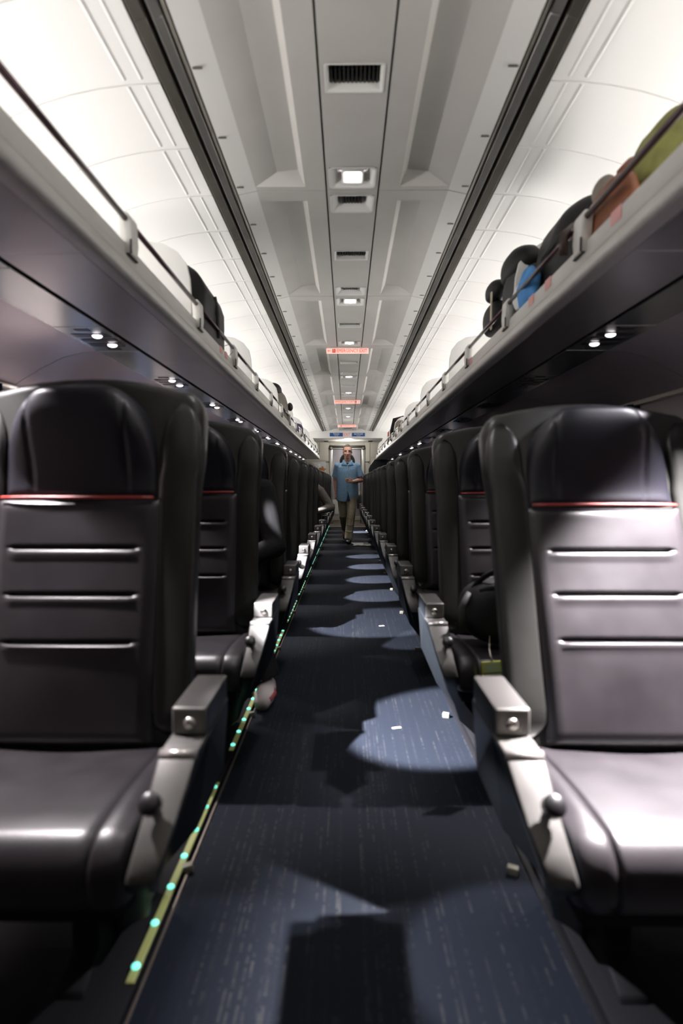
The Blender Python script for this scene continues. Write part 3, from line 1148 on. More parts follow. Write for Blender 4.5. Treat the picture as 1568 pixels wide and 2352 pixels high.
# ------------------------------------------------------------------ floor path lights (left side of the aisle)
STRIP = B().box(-0.0095, 0.0095, -0.38, 0.38, 0, 0.006, 0.002, 1).mesh('strip', 'strip')
LEDM = B().ball((0, 0, 0.004), (0.0095, 0.0085, 0.006), 6).mesh('led', 'led', None)
for k in range(1, ROWS + 1):
    t = thing('floor_path_light', 'yellow-green glowing floor strip with cyan leds left of the aisle, %s from the near end' % ORD[k - 1],
              'floor light', (-0.473, A(k) + 0.36, 0.016), group='glowing floor strips')
    put('strip', STRIP, t)
    for i in range(7):
        put('led', LEDM, t, (0, -0.345 + 0.115 * i, 0.004))

# ------------------------------------------------------------------ hanging EMERGENCY EXIT signs
for i, (y, body, ax) in enumerate(((5.36, 'EMERGENCY EXIT', -1), (8.62, 'EMERGENCY EXIT', 1), (12.1, 'EMERGENCY EXIT', -1))):
    hgt = 0.052
    t = thing('emergency_exit_sign', 'pink lit EMERGENCY EXIT strip sign across the ceiling, %s from the near end' % ('nearest' if i == 0 else 'second' if i == 1 else 'third'),
              'sign', (-0.018, y, CZ), group='emergency exit signs on the ceiling')
    B().box(-0.205, 0.205, 0.0, 0.014, -hgt - 0.012, -0.012, 0.003, 2).build('panel', 'sign_red', t)
    B().box(-0.19, 0.19, 0.002, 0.012, -0.014, 0.0, 0.001, 1).build('mount', 'ceil', t)
    zc = -hgt / 2 - 0.012
    text('lettering', body, 0.046, t, (-ax * 0.042, -0.001, zc), 'text_red', bold=0.0004, xs=0.80)
    # running-figure plate and arrow
    pl = B()
    pl.box(ax * 0.132 - 0.016, ax * 0.132 + 0.016, -0.0012, 0.0, zc - 0.018, zc + 0.018)
    po = pl.build('pictogram', 'text_red', t)
    fg = B()
    cx = ax * 0.132
    fg.ball((cx + 0.004 * ax, -0.0016, zc + 0.011), (0.003, 0.0005, 0.003), 6)
    for p0, p1 in (((0.002, 0.008), (-0.002, -0.002)), ((0.002, 0.006), (0.009, 0.003)), ((0.001, 0.006), (-0.008, 0.006)),
                   ((-0.002, -0.002), (0.006, -0.006)), ((0.006, -0.006), (0.006, -0.014)), ((-0.002, -0.002), (-0.009, -0.010))):
        fg.tube([(cx + ax * p0[0], -0.0015, zc + p0[1]), (cx + ax * p1[0], -0.0015, zc + p1[1])], 0.0014, 5)
    fg.build('figure', 'sign_white', po)
    ar = B()
    cx = ax * 0.178
    ar.box(cx - 0.014, cx + 0.014, -0.0012, 0, zc - 0.0022, zc + 0.0022)
    for s in (-1, 1):
        ar.tube([(cx + ax * 0.014, -0.0008, zc), (cx + ax * 0.004, -0.0008, zc + s * 0.009)], 0.0018, 5)
    ar.build('arrow', 'text_red', t)

# ------------------------------------------------------------------ end of the car
eb = B()
eb.box(-1.66, 1.66, 13.50, 14.8, 2.202, 2.55)
eb.build('wall_bulkhead', 'ceil_light')['kind'] = 'structure'
# sign plates on the bulkhead band
for nm, xw, wd, pm, lab in (('TRASH', -0.284, 0.322, 'sign_blue', 'blue TRASH sign left of the EXIT sign on the end bulkhead'),
                            ('EXIT', -0.016, 0.200, 'sign_white', 'white EXIT sign with red letters in the middle of the end bulkhead'),
                            ('RESTROOM', 0.263, 0.322, 'sign_blue', 'blue RESTROOM sign right of the EXIT sign on the end bulkhead')):
    t = thing(nm.lower() + '_sign', lab, 'sign', (xw, 13.50, 2.287))
    B().box(-wd / 2, wd / 2, -0.006, 0.0, -0.044, 0.044, 0.002, 1).build('plate', pm, t)
    if nm == 'EXIT':
        text('lettering', nm, 0.092, t, (0, -0.007, 0), 'text_red', xs=0.86)
    else:
        text('lettering', nm, 0.060, t, (0.0, -0.007, 0.013), 'text_white', bold=0.0012, xs=0.86 if nm == 'TRASH' else 0.70)
        text('small_lettering', 'This End', 0.030, t, (0.0, -0.007, -0.024), 'text_white', xs=0.95)

WY = 14.78
ew = B()
ew.box(-1.66, -0.478, WY, WY + 0.06, 0, 2.21)
ew.box(0.446, 1.66, WY, WY + 0.06, 0, 2.21)
ew.box(-0.478, 0.446, WY, WY + 0.06, 2.10, 2.21)
endw = struct(ew.build('wall_end', 'wall'))
# laminate panels on the end wall
for x0, x1, z0, z1 in ((-0.76, -0.50, 1.70, 2.19), (-0.76, -0.50, 0.9, 1.69), (-1.55, -0.77, 1.70, 2.19), (-1.55, -0.77, 0.1, 1.69), (-0.76, -0.50, 0.1, 0.89),
                       (0.47, 0.60, 0.1, 2.19), (0.61, 1.5, 1.80, 2.19), (0.61, 1.5, 0.1, 1.79)):
    B().box(x0, x1, WY - 0.012, WY, z0, z1, 0.003, 1).build('panel', 'wall', endw)
for x, z in ((-0.55, 1.66), (0.52, 1.66)):
    la = B()
    la.box(x - 0.05, x + 0.03, WY - 0.03, WY - 0.012, z, z + 0.02, 0.004, 1)
    la.box(x + 0.035, x + 0.055, WY - 0.03, WY - 0.012, z - 0.02, z + 0.03, 0.004, 1)
    la.build('latch', 'bronze', endw)
for x in (-0.56, 0.60):
    B().box(x - 0.06, x + 0.05, 14.3, 14.5, 2.185, 2.202, 0.003, 1).build('ceiling_plate', 'rubber', endw)
# door frame
df = B()
df.box(-0.500, -0.410, WY - 0.035, WY + 0.09, 0, 2.06, 0.02, 3)
df.box(0.380, 0.470, WY - 0.035, WY + 0.09, 0, 2.06, 0.02, 3)
fo = struct(df.build('trim_6', 'chrome'))
B().box(-0.50, 0.47, WY - 0.03, WY + 0.08, 2.06, 2.115, 0.01, 2).build('header_bar', 'rubber', fo)
B().tube([(-0.44, WY - 0.02, 2.03), (0.41, WY - 0.02, 2.03)], 0.024, 12).build('header_tube', 'alu', fo)
for x in (-0.455, 0.425):
    B().ball((x, WY - 0.03, 2.035), (0.05, 0.04, 0.05), 8).build('header_joint', 'bronze', fo)
B().box(0.345, 0.368, WY + 0.10, WY + 0.14, 0, 2.06, 0.006, 1).build('door_edge', 'bronze', fo)
# vestibule shell
vs_ = B()
vs_.box(-0.56, -0.50, WY + 0.06, 16.0, 0, 2.2)
vs_.box(0.47, 0.53, WY + 0.06, 16.0, 0, 2.2)
struct(vs_.build('wall_vestibule', 'wall'))
struct(B().box(-0.6, 0.6, WY, 16.2, 2.12, 2.2).build('ceiling_vestibule', 'wall'))
lamp('POINT', 'vestibule_light', (0.0, 15.35, 2.04), 9, (1, 0.97, 0.93), shadow_soft_size=0.08)
lamp('POINT', 'end_light', (0.0, 14.2, 2.10), 22, (1, 0.96, 0.88), shadow_soft_size=0.06)
# end door with an arched window
dy = 15.9
dr = thing('end_door', 'lilac-grey end door with dark arched window behind the walking man', 'door', (0, dy, 0))
dr['kind'] = 'structure'
del dr['category']
dr.name = 'door_1'
B().box(-0.50, 0.47, 0.0, 0.05, 0.0, 2.12, 0.004, 1).build('leaf', 'door', dr)
ap = [(-0.24, 1.38)]
for i in range(13):
    a = PI - PI * i / 12
    ap.append((-0.01 + 0.23 * math.cos(a), 1.70 + 0.28 * math.sin(a)))
ap.append((0.22, 1.38))
B().prism(ap, 'y', -0.012, 0.0, 0.006, 2).build('window_frame', 'rubber', dr)
ap2 = [(-0.01 + (x + 0.01) * 0.88, 1.66 + (z - 1.66) * 0.9) for x, z in ap]
B().prism(ap2, 'y', -0.016, -0.002).build('pane', 'glass', dr)
B().box(-0.50, 0.47, -0.012, 0.0, 0.01, 0.14, 0.003, 1).build('kick_plate', 'kick', dr)
B().box(-0.46, -0.24, -0.010, 0.0, 0.20, 0.62, 0.003, 1).build('notice', 'poster_white', dr)
B().box(0.27, 0.40, -0.04, 0.0, 0.36, 0.72, 0.003, 1).build('hatch', 'rubber', dr)
B().box(0.25, 0.43, -0.05, 0.0, 0.76, 0.86, 0.003, 1).build('handle_box', 'kick', dr)
# poster
px0, px1, pz0, pz1 = -0.968, -0.578, 1.36, 1.674
t = thing('poster', 'framed poster with grey sky, white speech panel and orange-brown picture on the end wall', 'poster', ((px0 + px1) / 2, WY - 0.012, (pz0 + pz1) / 2))
hw, hh = (px1 - px0) / 2, (pz1 - pz0) / 2
B().box(-hw, hw, -0.012, 0, -hh, hh, 0.002, 1).build('frame', 'alu', t)
B().box(-hw + 0.008, hw - 0.008, -0.014, -0.004, -hh + 0.008, hh - 0.008).build('print', 'poster_grey', t)
B().box(-hw + 0.012, 0.03, -0.0155, -0.006, 0.0, 0.10, 0.001, 1).build('white_panel', 'poster_white', t)
text('lettering', 'SMILES', 0.052, t, (-0.078, -0.0158, 0.068), 'text_dark', xs=0.72, bold=0.001)
text('small_lettering', 'ALL AROUND', 0.036, t, (-0.078, -0.0158, 0.026), 'text_dark', xs=0.65)
pb = B()
pts = []
for i in range(22):
    a = 2 * PI * i / 22
    r = 1 + 0.28 * math.sin(a * 5 + 0.6) + 0.12 * math.sin(a * 9)
    pts.append((0.085 + 0.085 * r * math.cos(a), -0.055 + 0.075 * r * math.sin(a)))
pts = [(min(x, hw - 0.009), max(z, -hh + 0.009)) for x, z in pts]
pb.prism(pts, 'y', -0.0155, -0.006)
pb.build('picture', 'poster_brown', t)
# dark partition behind the last right-hand seats
np_ = B()
np_.prism([(0.470, 0.05), (0.470, 0.72), (0.515, 0.92), (0.515, 1.44), (0.55, 1.52), (0.66, 1.675), (1.62, 1.675), (1.62, 0.05)], 'y', 13.44, 13.50, 0.006, 2)
pt_ = tag(np_.build('windscreen_partition', 'navy_panel'), 'dark navy partition with sloping top behind the last right-hand seats', 'partition')
B().tube([(0.513, 13.45, 0.95), (0.513, 13.45, 1.44), (0.548, 13.45, 1.52), (0.655, 13.45, 1.672)], 0.006, 6).build('edge_trim', 'kick', pt_)
# rear closure behind the camera
struct(B().box(-1.7, 1.7, Y0 - 0.06, Y0, 0, 2.5).build('wall_back', 'wall'))


# ------------------------------------------------------------------ people
def hand(b, w, f_dir, side_dir, n_dir, curl=0.5, L=0.105, sc=1.0):
    """palm plus five separate curled fingers. w: wrist, f_dir: finger direction, side_dir: towards the thumb, n_dir: palm normal (palm side)"""
    f, s_, n = Vector(f_dir).normalized(), Vector(side_dir).normalized(), Vector(n_dir).normalized()
    w = Vector(w)
    b.tube([w, w + f * 0.03, w + f * 0.075, w + f * 0.092], [0.024 * sc, 0.032 * sc, 0.038 * sc, 0.034 * sc], 12,
           ry=[0.019 * sc, 0.017 * sc, 0.015 * sc, 0.011 * sc])
    for i, (o, ln) in enumerate(((0.029, 0.070), (0.0098, 0.080), (-0.0098, 0.074), (-0.028, 0.058))):
        p = w + f * 0.082 + s_ * o
        pts = [p]
        d = f.copy()
        for q, seg in enumerate((0.45, 0.32, 0.23)):
            ang = curl * (0.5 + 0.35 * q) + i * 0.06
            d = (f * math.cos(ang * (q + 1) * 0.6) + n * math.sin(ang * (q + 1) * 0.6)).normalized()
            pts.append(pts[-1] + d * ln * seg)
        b.tube([pts[0] - f * 0.012] + pts, [0.0095 * sc, 0.0095 * sc, 0.0088 * sc, 0.008 * sc, 0.0065 * sc], 8)
    p = w + f * 0.022 + s_ * 0.026
    b.tube([p, p + (s_ * 0.75 + f * 0.6 + n * 0.2).normalized() * 0.036,
            p + (s_ * 0.75 + f * 0.6 + n * 0.2).normalized() * 0.036 + (f * 0.9 + s_ * 0.15 + n * 0.4).normalized() * 0.038],
           [0.0135 * sc, 0.011 * sc, 0.0085 * sc], 8)


def head(b, c, tilt=0.0):
    """head facing -y, c = centre of the skull"""
    R = Matrix.Rotation(tilt, 3, 'X')
    c = Vector(c)

    def q(x, y, z):
        return c + R @ Vector((x, y, z))
    b.ball(q(0, 0.012, 0.028), (0.077, 0.097, 0.100), 12, rot=R)
    b.ball(q(0, -0.018, -0.040), (0.064, 0.074, 0.082), 12, rot=R)
    b.ball(q(0, -0.046, -0.094), (0.040, 0.036, 0.030), 10, rot=R)
    b.tube([q(0, -0.086, 0.018), q(0, -0.098, -0.008), q(0, -0.112, -0.034), q(0, -0.098, -0.044)], [0.009, 0.011, 0.016, 0.010], 8)
    for s in (-1, 1):
        b.ball(q(s * 0.011, -0.098, -0.036), (0.009, 0.010, 0.008), 6, rot=R)
        b.tube([q(s * 0.010, -0.080, 0.032), q(s * 0.034, -0.076, 0.038), q(s * 0.056, -0.056, 0.028)], [0.008, 0.0085, 0.007], 8)
        b.ball(q(s * 0.040, -0.068, -0.030), (0.023, 0.020, 0.022), 8, rot=R)
        b.ball(q(s * 0.079, 0.010, -0.008), (0.010, 0.020, 0.034), 8, rot=R)
    b.ball(q(0, -0.088, -0.064), (0.024, 0.012, 0.006), 6, rot=R)
    b.ball(q(0, -0.086, -0.077), (0.021, 0.012, 0.007), 6, rot=R)
    return q, R


def walking_man():
    X, Y = -0.012, 9.98
    t = thing('person', 'man in a blue short-sleeved shirt and khaki trousers walking up the aisle', 'person', (X, Y, 0))
    sh_l, el_l, wr_l = Vector((0.180, 0.0, 1.395)), Vector((0.250, 0.02, 1.135)), Vector((0.090, -0.185, 1.105))
    sh_r, el_r, wr_r = Vector((-0.180, 0.0, 1.395)), Vector((-0.228, 0.075, 1.125)), Vector((-0.205, 0.03, 0.885))
    hip_l, kn_l, an_l = Vector((0.085, 0.0, 0.90)), Vector((0.065, -0.155, 0.50)), Vector((0.02, -0.235, 0.105))
    hip_r, kn_r, an_r = Vector((-0.085, 0.01, 0.90)), Vector((-0.082, 0.03, 0.49)), Vector((-0.045, 0.36, 0.235))
    b = B()
    q, R = head(b, (0.0, -0.055, 1.648), 0.10)
    b.tube([(0, 0.02, 1.40), (0, 0.0, 1.47), (0, -0.03, 1.60)], [0.075, 0.060, 0.056], 14)
    # trunk
    tr = [(0.88, 0.155, 0.115), (0.95, 0.172, 0.125), (1.05, 0.165, 0.122), (1.18, 0.168, 0.118), (1.30, 0.178, 0.115), (1.37, 0.170, 0.095), (1.43, 0.10, 0.065)]
    b.rings([[(rx * math.cos(2 * PI * i / 24), 0.01 + ry * math.sin(2 * PI * i / 24), z) for i in range(24)] for z, rx, ry in tr])
    for s, e, w in ((sh_l, el_l, wr_l), (sh_r, el_r, wr_r)):
        b.ball(s, 0.058, 10)
        b.tube([s, s.lerp(e, 0.5), e], [0.054, 0.047, 0.040], 12)
        b.ball(e, 0.041, 8)
        b.tube([e, e.lerp(w, 0.35), w], [0.041, 0.042, 0.027], 12)
    hand(b, wr_l + (wr_l - el_l).normalized() * -0.005, (-0.86, -0.30, 0.20), (0.15, -0.25, 0.95), (-0.2, 0.95, 0.2), 0.75)
    hand(b, wr_r, (0.05, -0.12, -1), (0.1, -1, 0.1), (1, 0.1, 0), 0.5)
    for h, k, a in ((hip_l, kn_l, an_l), (hip_r, kn_r, an_r)):
        b.tube([h, h.lerp(k, 0.5), k, k.lerp(a, 0.35), a], [0.088, 0.076, 0.056, 0.056, 0.038], 14)
    # feet inside the shoes
    b.tube([an_l + Vector((0, 0.03, -0.04)), an_l + Vector((0, -0.06, -0.062)), an_l + Vector((0, -0.15, -0.075))], [0.033, 0.034, 0.026], 10)
    b.tube([an_r + Vector((0, 0.03, -0.03)), an_r + Vector((0, -0.005, -0.10)), an_r + Vector((0.0, -0.05, -0.185))], [0.033, 0.034, 0.026], 10)
    body = voxel(b, 'body', ['skin'], 0.0062, 3, t)
    # hair: a close cap leaving the forehead bare, receding at the temples
    hb = B()
    hb.ball(q(0, 0.020, 0.036), (0.0815, 0.0985, 0.100), 20, rot=R)
    for v in hb.bm.verts[:]:
        l_ = R.transposed() @ (v.co - q(0, 0, 0))
        lim = 0.072 if l_.y < -0.03 else (0.025 if l_.y < 0.015 else -0.03)
        lim += 0.022 if (l_.y < -0.02 and 0.022 < abs(l_.x) < 0.062) else 0
        if l_.z < lim:
            hb.bm.verts.remove(v)
    ho = hb.build('hair', 'hair', t, sharp=None)
    ho.modifiers.new('t', 'SOLIDIFY').thickness = 0.006
    for s in (-1, 1):
        B().ball(q(s * 0.033, -0.0805, 0.008), (0.0095, 0.005, 0.0042), 8, rot=R).build('eye', 'eye', t, sharp=None)
        B().tube([q(s * 0.014, -0.088, 0.031), q(s * 0.034, -0.085, 0.037), q(s * 0.055, -0.064, 0.028)], [0.003, 0.0035, 0.0025], 6).build('eyebrow', 'hair', t, sharp=None)
    B().ball(q(0, -0.0985, -0.0705), (0.021, 0.004, 0.0045), 8, rot=R).build('mouth', 'lip', t, sharp=None)
    # shirt: trunk shell with split tails, short sleeves
    sb = B()
    rows = [(0.735, 0.205, 0.150), (0.80, 0.204, 0.150), (0.90, 0.200, 0.150), (1.02, 0.196, 0.146), (1.15, 0.196, 0.142), (1.28, 0.204, 0.140),
            (1.37, 0.206, 0.128), (1.415, 0.180, 0.112), (1.450, 0.120, 0.088), (1.465, 0.085, 0.074)]
    N = 48
    rg = []
    for j, (z, rx, ry) in enumerate(rows):
        r = []
        for i in range(N):
            a = 2 * PI * i / N
            zz = z
            if j < 2:
                front = max(0, -math.sin(a))
                slit = math.exp(-((math.cos(a) - 0.02) / 0.10) ** 2) * (1 if math.sin(a) < 0 else 0)
                zz += 0.16 * slit * (1 - 0.45 * j) + 0.05 * abs(math.cos(a)) ** 2
            wob = 1 + 0.022 * math.sin(a * 5 + z * 9) * (1.3 - z) * 1.5
            r.append((rx * wob * math.cos(a), 0.006 + ry * wob * math.sin(a), zz))
        rg.append(r)
    sb.rings(rg)
    for s, e, fr in ((sh_l, el_l, 0.74), (sh_r, el_r, 0.74)):
        m = s.lerp(e, fr)
        sb.ball(s + Vector((0, 0, 0.0)), (0.064, 0.070, 0.060), 10)
        sb.tube([s.lerp(Vector((0, 0, 1.43)), 0.3), s, s.lerp(e, 0.4), m], [0.068, 0.066, 0.066, 0.074], 16)
    so = voxel(sb, 'shirt', ['shirt'], 0.0068, 2, t)
    so['label'] = 'blue short-sleeved button shirt'
    # dark patch painting the shade between the shirt tails
    B().prism([(0.012, 0.915), (0.052, 0.755), (-0.020, 0.755)], 'y', -0.151, -0.143).build('tail_shade', 'shirt_shade', t)
    B().prism([(-0.003, 1.405), (0.003, 1.405), (0.026, 1.448), (-0.026, 1.448)], 'y', -0.088, -0.070).warp(lambda c: (c.x, c.y - (1.46 - c.z) * 0.5, c.z)).build('neck_shade', 'shirt_shade', t)
    # collar, placket, buttons, pocket
    for s in (-1, 1):
        cb = B()
        cb.prism([(s * 0.014, 1.415), (s * 0.054, 1.502), (s * 0.086, 1.492), (s * 0.112, 1.405)], 'y', -0.006, 0.006, 0.003, 1)
        cb.warp(lambda c: (c.x, c.y - 0.128 + 0.50 * abs(c.x) + (c.z - 1.45) * 0.40, c.z))
        cb.build('collar', 'shirt', t)
    cb = B()
    cb.tube([(0.070 * math.sin(a), 0.0 - 0.062 * math.cos(a), 1.478 + 0.018 * (1 - math.cos(a))) for a in [0.9 + (2 * PI - 1.8) * i / 16 for i in range(17)]], 0.017, 8, ry=0.008)
    cb.build('collar_band', 'shirt', t, sharp=None)

    def fy(z):
        return 0.006 - (0.150 if z < 0.92 else 0.146 if z < 1.1 else 0.142 if z < 1.32 else 0.128)
    pk = B()
    pk.grid(lambda u, v: (-0.016 + 0.032 * u, -0.1525 + (0.012 * sst(1.0, 1.2, 0.90 + 0.53 * v)) + 0.026 * sst(1.28, 1.44, 0.90 + 0.53 * v), 0.90 + 0.53 * v), 2, 20)
    pko = pk.build('placket', 'shirt', t, sharp=None)
    pko.modifiers.new('t', 'SOLIDIFY').thickness = 0.004
    for i in range(6):
        z = 0.96 + 0.088 * i
        B().ball((0, -0.1555 + 0.012 * sst(1.0, 1.2, z) + 0.026 * sst(1.28, 1.44, z), z), (0.0055, 0.003, 0.0055), 6).build('button', 'button', t, sharp=None)
    pc = B()
    pc.box(0.050, 0.150, -0.006, 0.004, 1.22, 1.335, 0.003, 1)
    pc.warp(lambda c: (c.x, c.y - 0.128 + (c.x / 0.2) ** 2 * 0.055, c.z))
    pc.build('pocket', 'shirt', t)
    # trousers
    tb = B()
    tb.rings([[(rx * math.cos(2 * PI * i / 20), 0.012 + ry * math.sin(2 * PI * i / 20), z) for i in range(20)]
              for z, rx, ry in ((0.80, 0.158, 0.120), (0.90, 0.182, 0.135), (0.98, 0.180, 0.132))])
    for h, k, a, fl_ in ((hip_l, kn_l, an_l, 1), (hip_r, kn_r, an_r, 0)):
        tb.tube([h, h.lerp(k, 0.5), k, k.lerp(a, 0.5), a + (a - k).normalized() * 0.035], [0.100, 0.092, 0.076, 0.074, 0.070], 16)
        # folds
        for u in (0.15, 0.45, 0.75):
            p = k.lerp(a, u)
            tb.tube([p + Vector((-0.055, -0.052, 0.02)), p + Vector((0, -0.074, 0.0)), p + Vector((0.055, -0.050, 0.012))], 0.010, 6)
    to = voxel(tb, 'trousers', ['khaki'], 0.0068, 2, t)
    to['label'] = 'khaki trousers'
    # shoes
    for a, toe in ((an_l, 0), (an_r, 1)):
        s_ = B()
        if not toe:
            s_.tube([a + Vector((0, 0.07, -0.062)), a + Vector((0, 0.0, -0.055)), a + Vector((0, -0.09, -0.062)), a + Vector((0, -0.19, -0.074))],
                    [0.034, 0.044, 0.052, 0.036], 14, ry=[0.034, 0.046, 0.038, 0.026])
        else:
            s_.tube([a + Vector((0, 0.085, 0.02)), a + Vector((0, 0.055, -0.05)), a + Vector((0, 0.01, -0.13)), a + Vector((0, -0.06, -0.205))],
                    [0.034, 0.044, 0.050, 0.034], 14, ry=[0.034, 0.046, 0.036, 0.026])
        s_.build('shoe', 'shoe', t, sharp=None)
    return t


walking_man()


def seated(label, x, k, top, legs, shoe, arm_out, lean=0.0, foot_x=None, hood=False):
    """a person sitting in the aisle seat of row k, facing -y (towards the camera); the right hand side in the picture is the aisle arm"""
    t = thing('person', label, 'person', (x, A(k), 0))
    zs = 0.47
    L = lambda p: Vector(p)
    sh_z = 1.02
    cx = lean
    b = B()
    q, R = head(b, (cx * 1.2, 0.075, 1.245), 0.06)
    b.tube([(cx, 0.13, 1.0), (cx * 1.1, 0.115, 1.10), (cx * 1.2, 0.095, 1.20)], [0.075, 0.060, 0.056], 12)
    tr = [(0.47, 0.165, 0.115, 0.05), (0.58, 0.168, 0.115, 0.07), (0.75, 0.165, 0.112, 0.10), (0.90, 0.178, 0.110, 0.12), (1.0, 0.182, 0.10, 0.13), (1.06, 0.11, 0.07, 0.13)]
    b.rings([[(cx * max(0, (z - 0.5) / 0.5) + rx * math.cos(2 * PI * i / 20), yo + ry * math.sin(2 * PI * i / 20), z) for i in range(20)] for z, rx, ry, yo in tr])
    arms = {1: arm_out, -1: ((-0.185 + cx, 0.10, sh_z), (-0.235 + cx * 0.5, 0.0, 0.72), (-0.07, -0.16, 0.62))}
    for sgn, (s, e, w) in arms.items():
        s, e, w = L(s), L(e), L(w)
        b.ball(s, 0.056, 8)
        b.tube([s, s.lerp(e, 0.5), e], [0.053, 0.047, 0.040], 12)
        b.tube([e, e.lerp(w, 0.35), w], [0.040, 0.041, 0.027], 12)
        d = (w - e).normalized()
        hand(b, w, d, (0, 0.3, 0.95), (-sgn * 1.0, 0.0, -0.2), 0.6)
    fx = foot_x or (-0.09, 0.10)
    for i, hx in enumerate((-0.085, 0.085)):
        h, kn, an = L((hx, 0.04, 0.52)), L((hx * 1.2 + (fx[i] - hx) * 0.3, -0.40, 0.53)), L((fx[i], -0.43, 0.10))
        b.tube([h, h.lerp(kn, 0.5), kn, kn.lerp(an, 0.4), an], [0.085, 0.075, 0.058, 0.055, 0.038], 12)
        b.tube([an + L((0, 0.03, -0.045)), an + L((0, -0.07, -0.06)), an + L((0, -0.14, -0.07))], [0.03, 0.034, 0.026], 8)
    voxel(b, 'body', ['skin'], 0.0075, 3, t)
    hb = B()
    hb.ball(q(0, 0.020, 0.038), (0.084, 0.102, 0.104), 14, rot=R)
    for v in hb.bm.verts[:]:
        l_ = R.transposed() @ (v.co - q(0, 0, 0))
        if l_.z < (0.06 if l_.y < -0.02 else -0.04):
            hb.bm.verts.remove(v)
    ho = hb.build('hair', 'hair', t, sharp=None)
    ho.modifiers.new('t', 'SOLIDIFY').thickness = 0.006
    for s in (-1, 1):
        B().ball(q(s * 0.033, -0.0805, 0.008), (0.0115, 0.006, 0.0055), 6, rot=R).build('eye', 'eye', t, sharp=None)
    B().ball(q(0, -0.0985, -0.0705), (0.021, 0.004, 0.0045), 6, rot=R).build('mouth', 'lip', t, sharp=None)
    sb = B()
    sb.rings([[(cx * max(0, (z - 0.5) / 0.5) + (rx + 0.022) * math.cos(2 * PI * i / 20), yo + (ry + 0.018) * math.sin(2 * PI * i / 20), z + 0.004) for i in range(20)] for z, rx, ry, yo in tr])
    for sgn, (s, e, w) in arms.items():
        s, e, w = L(s), L(e), L(w)
        sb.ball(s, 0.074, 8)
        sb.tube([s, s.lerp(e, 0.5), e], [0.072, 0.069, 0.062], 14)
        sb.ball(e, 0.062, 8)
        sb.tube([e, e.lerp(w, 0.5), e.lerp(w, 0.93)], [0.062, 0.055, 0.043], 14)
        for u in (0.35, 0.6, 0.85):
            p = s.lerp(e, u)
            sb.tube([p + L((-0.05, -0.045, 0.015)), p + L((0, -0.066, 0)), p + L((0.05, -0.045, -0.012))], 0.011, 6)
    if hood:
        sb.tube([(0.10 * math.sin(a) + cx, 0.13 - 0.07 * math.cos(a), 1.075) for a in [2 * PI * i / 16 for i in range(17)]], 0.030, 8)
    voxel(sb, 'jacket', [top], 0.0085, 3, t)
    tb = B()
    for i, hx in enumerate((-0.085, 0.085)):
        h, kn, an = L((hx, 0.04, 0.525)), L((hx * 1.2 + (fx[i] - hx) * 0.3, -0.40, 0.535)), L((fx[i], -0.43, 0.10))
        tb.tube([h, h.lerp(kn, 0.5), kn, kn.lerp(an, 0.5), an], [0.097, 0.088, 0.074, 0.070, 0.064], 14)
    tb.ball((0, 0.04, 0.53), (0.175, 0.12, 0.09), 10)
    voxel(tb, 'trousers', [legs], 0.0085, 2, t)
    for i in range(2):
        an = L((fx[i], -0.43, 0.10))
        s_ = B()
        s_.tube([an + L((0, 0.07, -0.058)), an + L((0, 0.0, -0.052)), an + L((0, -0.09, -0.060)), an + L((0, -0.18, -0.068))],
                [0.034, 0.044, 0.050, 0.034], 12, ry=[0.034, 0.044, 0.038, 0.028])
        so = s_.build('shoe', shoe, t, sharp=None)
        if shoe == 'sneaker':
            st = B()
            st.tube([an + L((0.03, -0.02, -0.045)), an + L((0.046, -0.08, -0.052)), an + L((0.030, -0.15, -0.058))], 0.012, 8)
            st.build('side_stripe', 'sneaker_red', so, sharp=None)
    return t


seated('person in a black jacket seated third row left of the aisle, arm on armrest', -0.702, 3, 'black_cloth', 'black_cloth', 'sneaker',
       ((0.190, 0.10, 1.01), (0.275, -0.02, 0.70), (0.13, -0.26, 0.655)), 0.0, (-0.09, 0.285), True)
seated('person in a grey sweatshirt seated far left, elbow leaning out over the armrest', -0.690, 8, 'grey_cloth', 'dark_cloth', 'shoe',
       ((0.27, 0.03, 0.955), (0.432, -0.02, 0.715), (0.20, -0.22, 0.66)), 0.10, None, False)


# ------------------------------------------------------------------ luggage
def bumpy(b, amp, sc, seed=0.0):
    b.bm.normal_update()
    for v in b.bm.verts:
        nz = noise.noise(v.co * sc + Vector((seed, seed * 2, 0)))
        v.co += v.normal * (amp * nz)
    return b


SH = 1.722      # top of the rack shelf
# black duffel on the right rack
t = thing('duffel_bag', 'large rounded black duffel bag lying on the right luggage rack', 'bag', (0.935, 2.25, SH))
b = B().ball((0, 0, 0.215), (0.155, 0.30, 0.215), 20, e=0.75, e2=0.8)
bumpy(b, 0.018, 7, 1).build('body', 'nylon', t, sharp=None)
B().tube([(-0.11, -0.22, 0.27), (-0.15, -0.10, 0.28), (-0.155, 0.05, 0.26), (-0.115, 0.22, 0.23)], 0.005, 6).build('zip', 'nylon_grey', t, sharp=None)
B().tube([(-0.115, -0.18, 0.31), (-0.160, -0.06, 0.24), (-0.160, 0.08, 0.22), (-0.115, 0.2, 0.28)], 0.011, 6, ry=0.004).build('handle', 'nylon', t, sharp=None)
# blue cloth below it
t = thing('blue_cloth_bag', 'bright blue cloth bundle squeezed between the black duffel and the rail', 'bag', (0.742, 2.34, SH))
bumpy(B().ball((0, 0, 0.118), (0.032, 0.075, 0.118), 12, e=0.8), 0.022, 14, 3).build('body', 'blue_cloth', t, sharp=None)
bumpy(B().ball((-0.018, 0.085, 0.14), (0.018, 0.05, 0.05), 10), 0.012, 24, 3).build('white_label', 'poster_white', t, sharp=None)
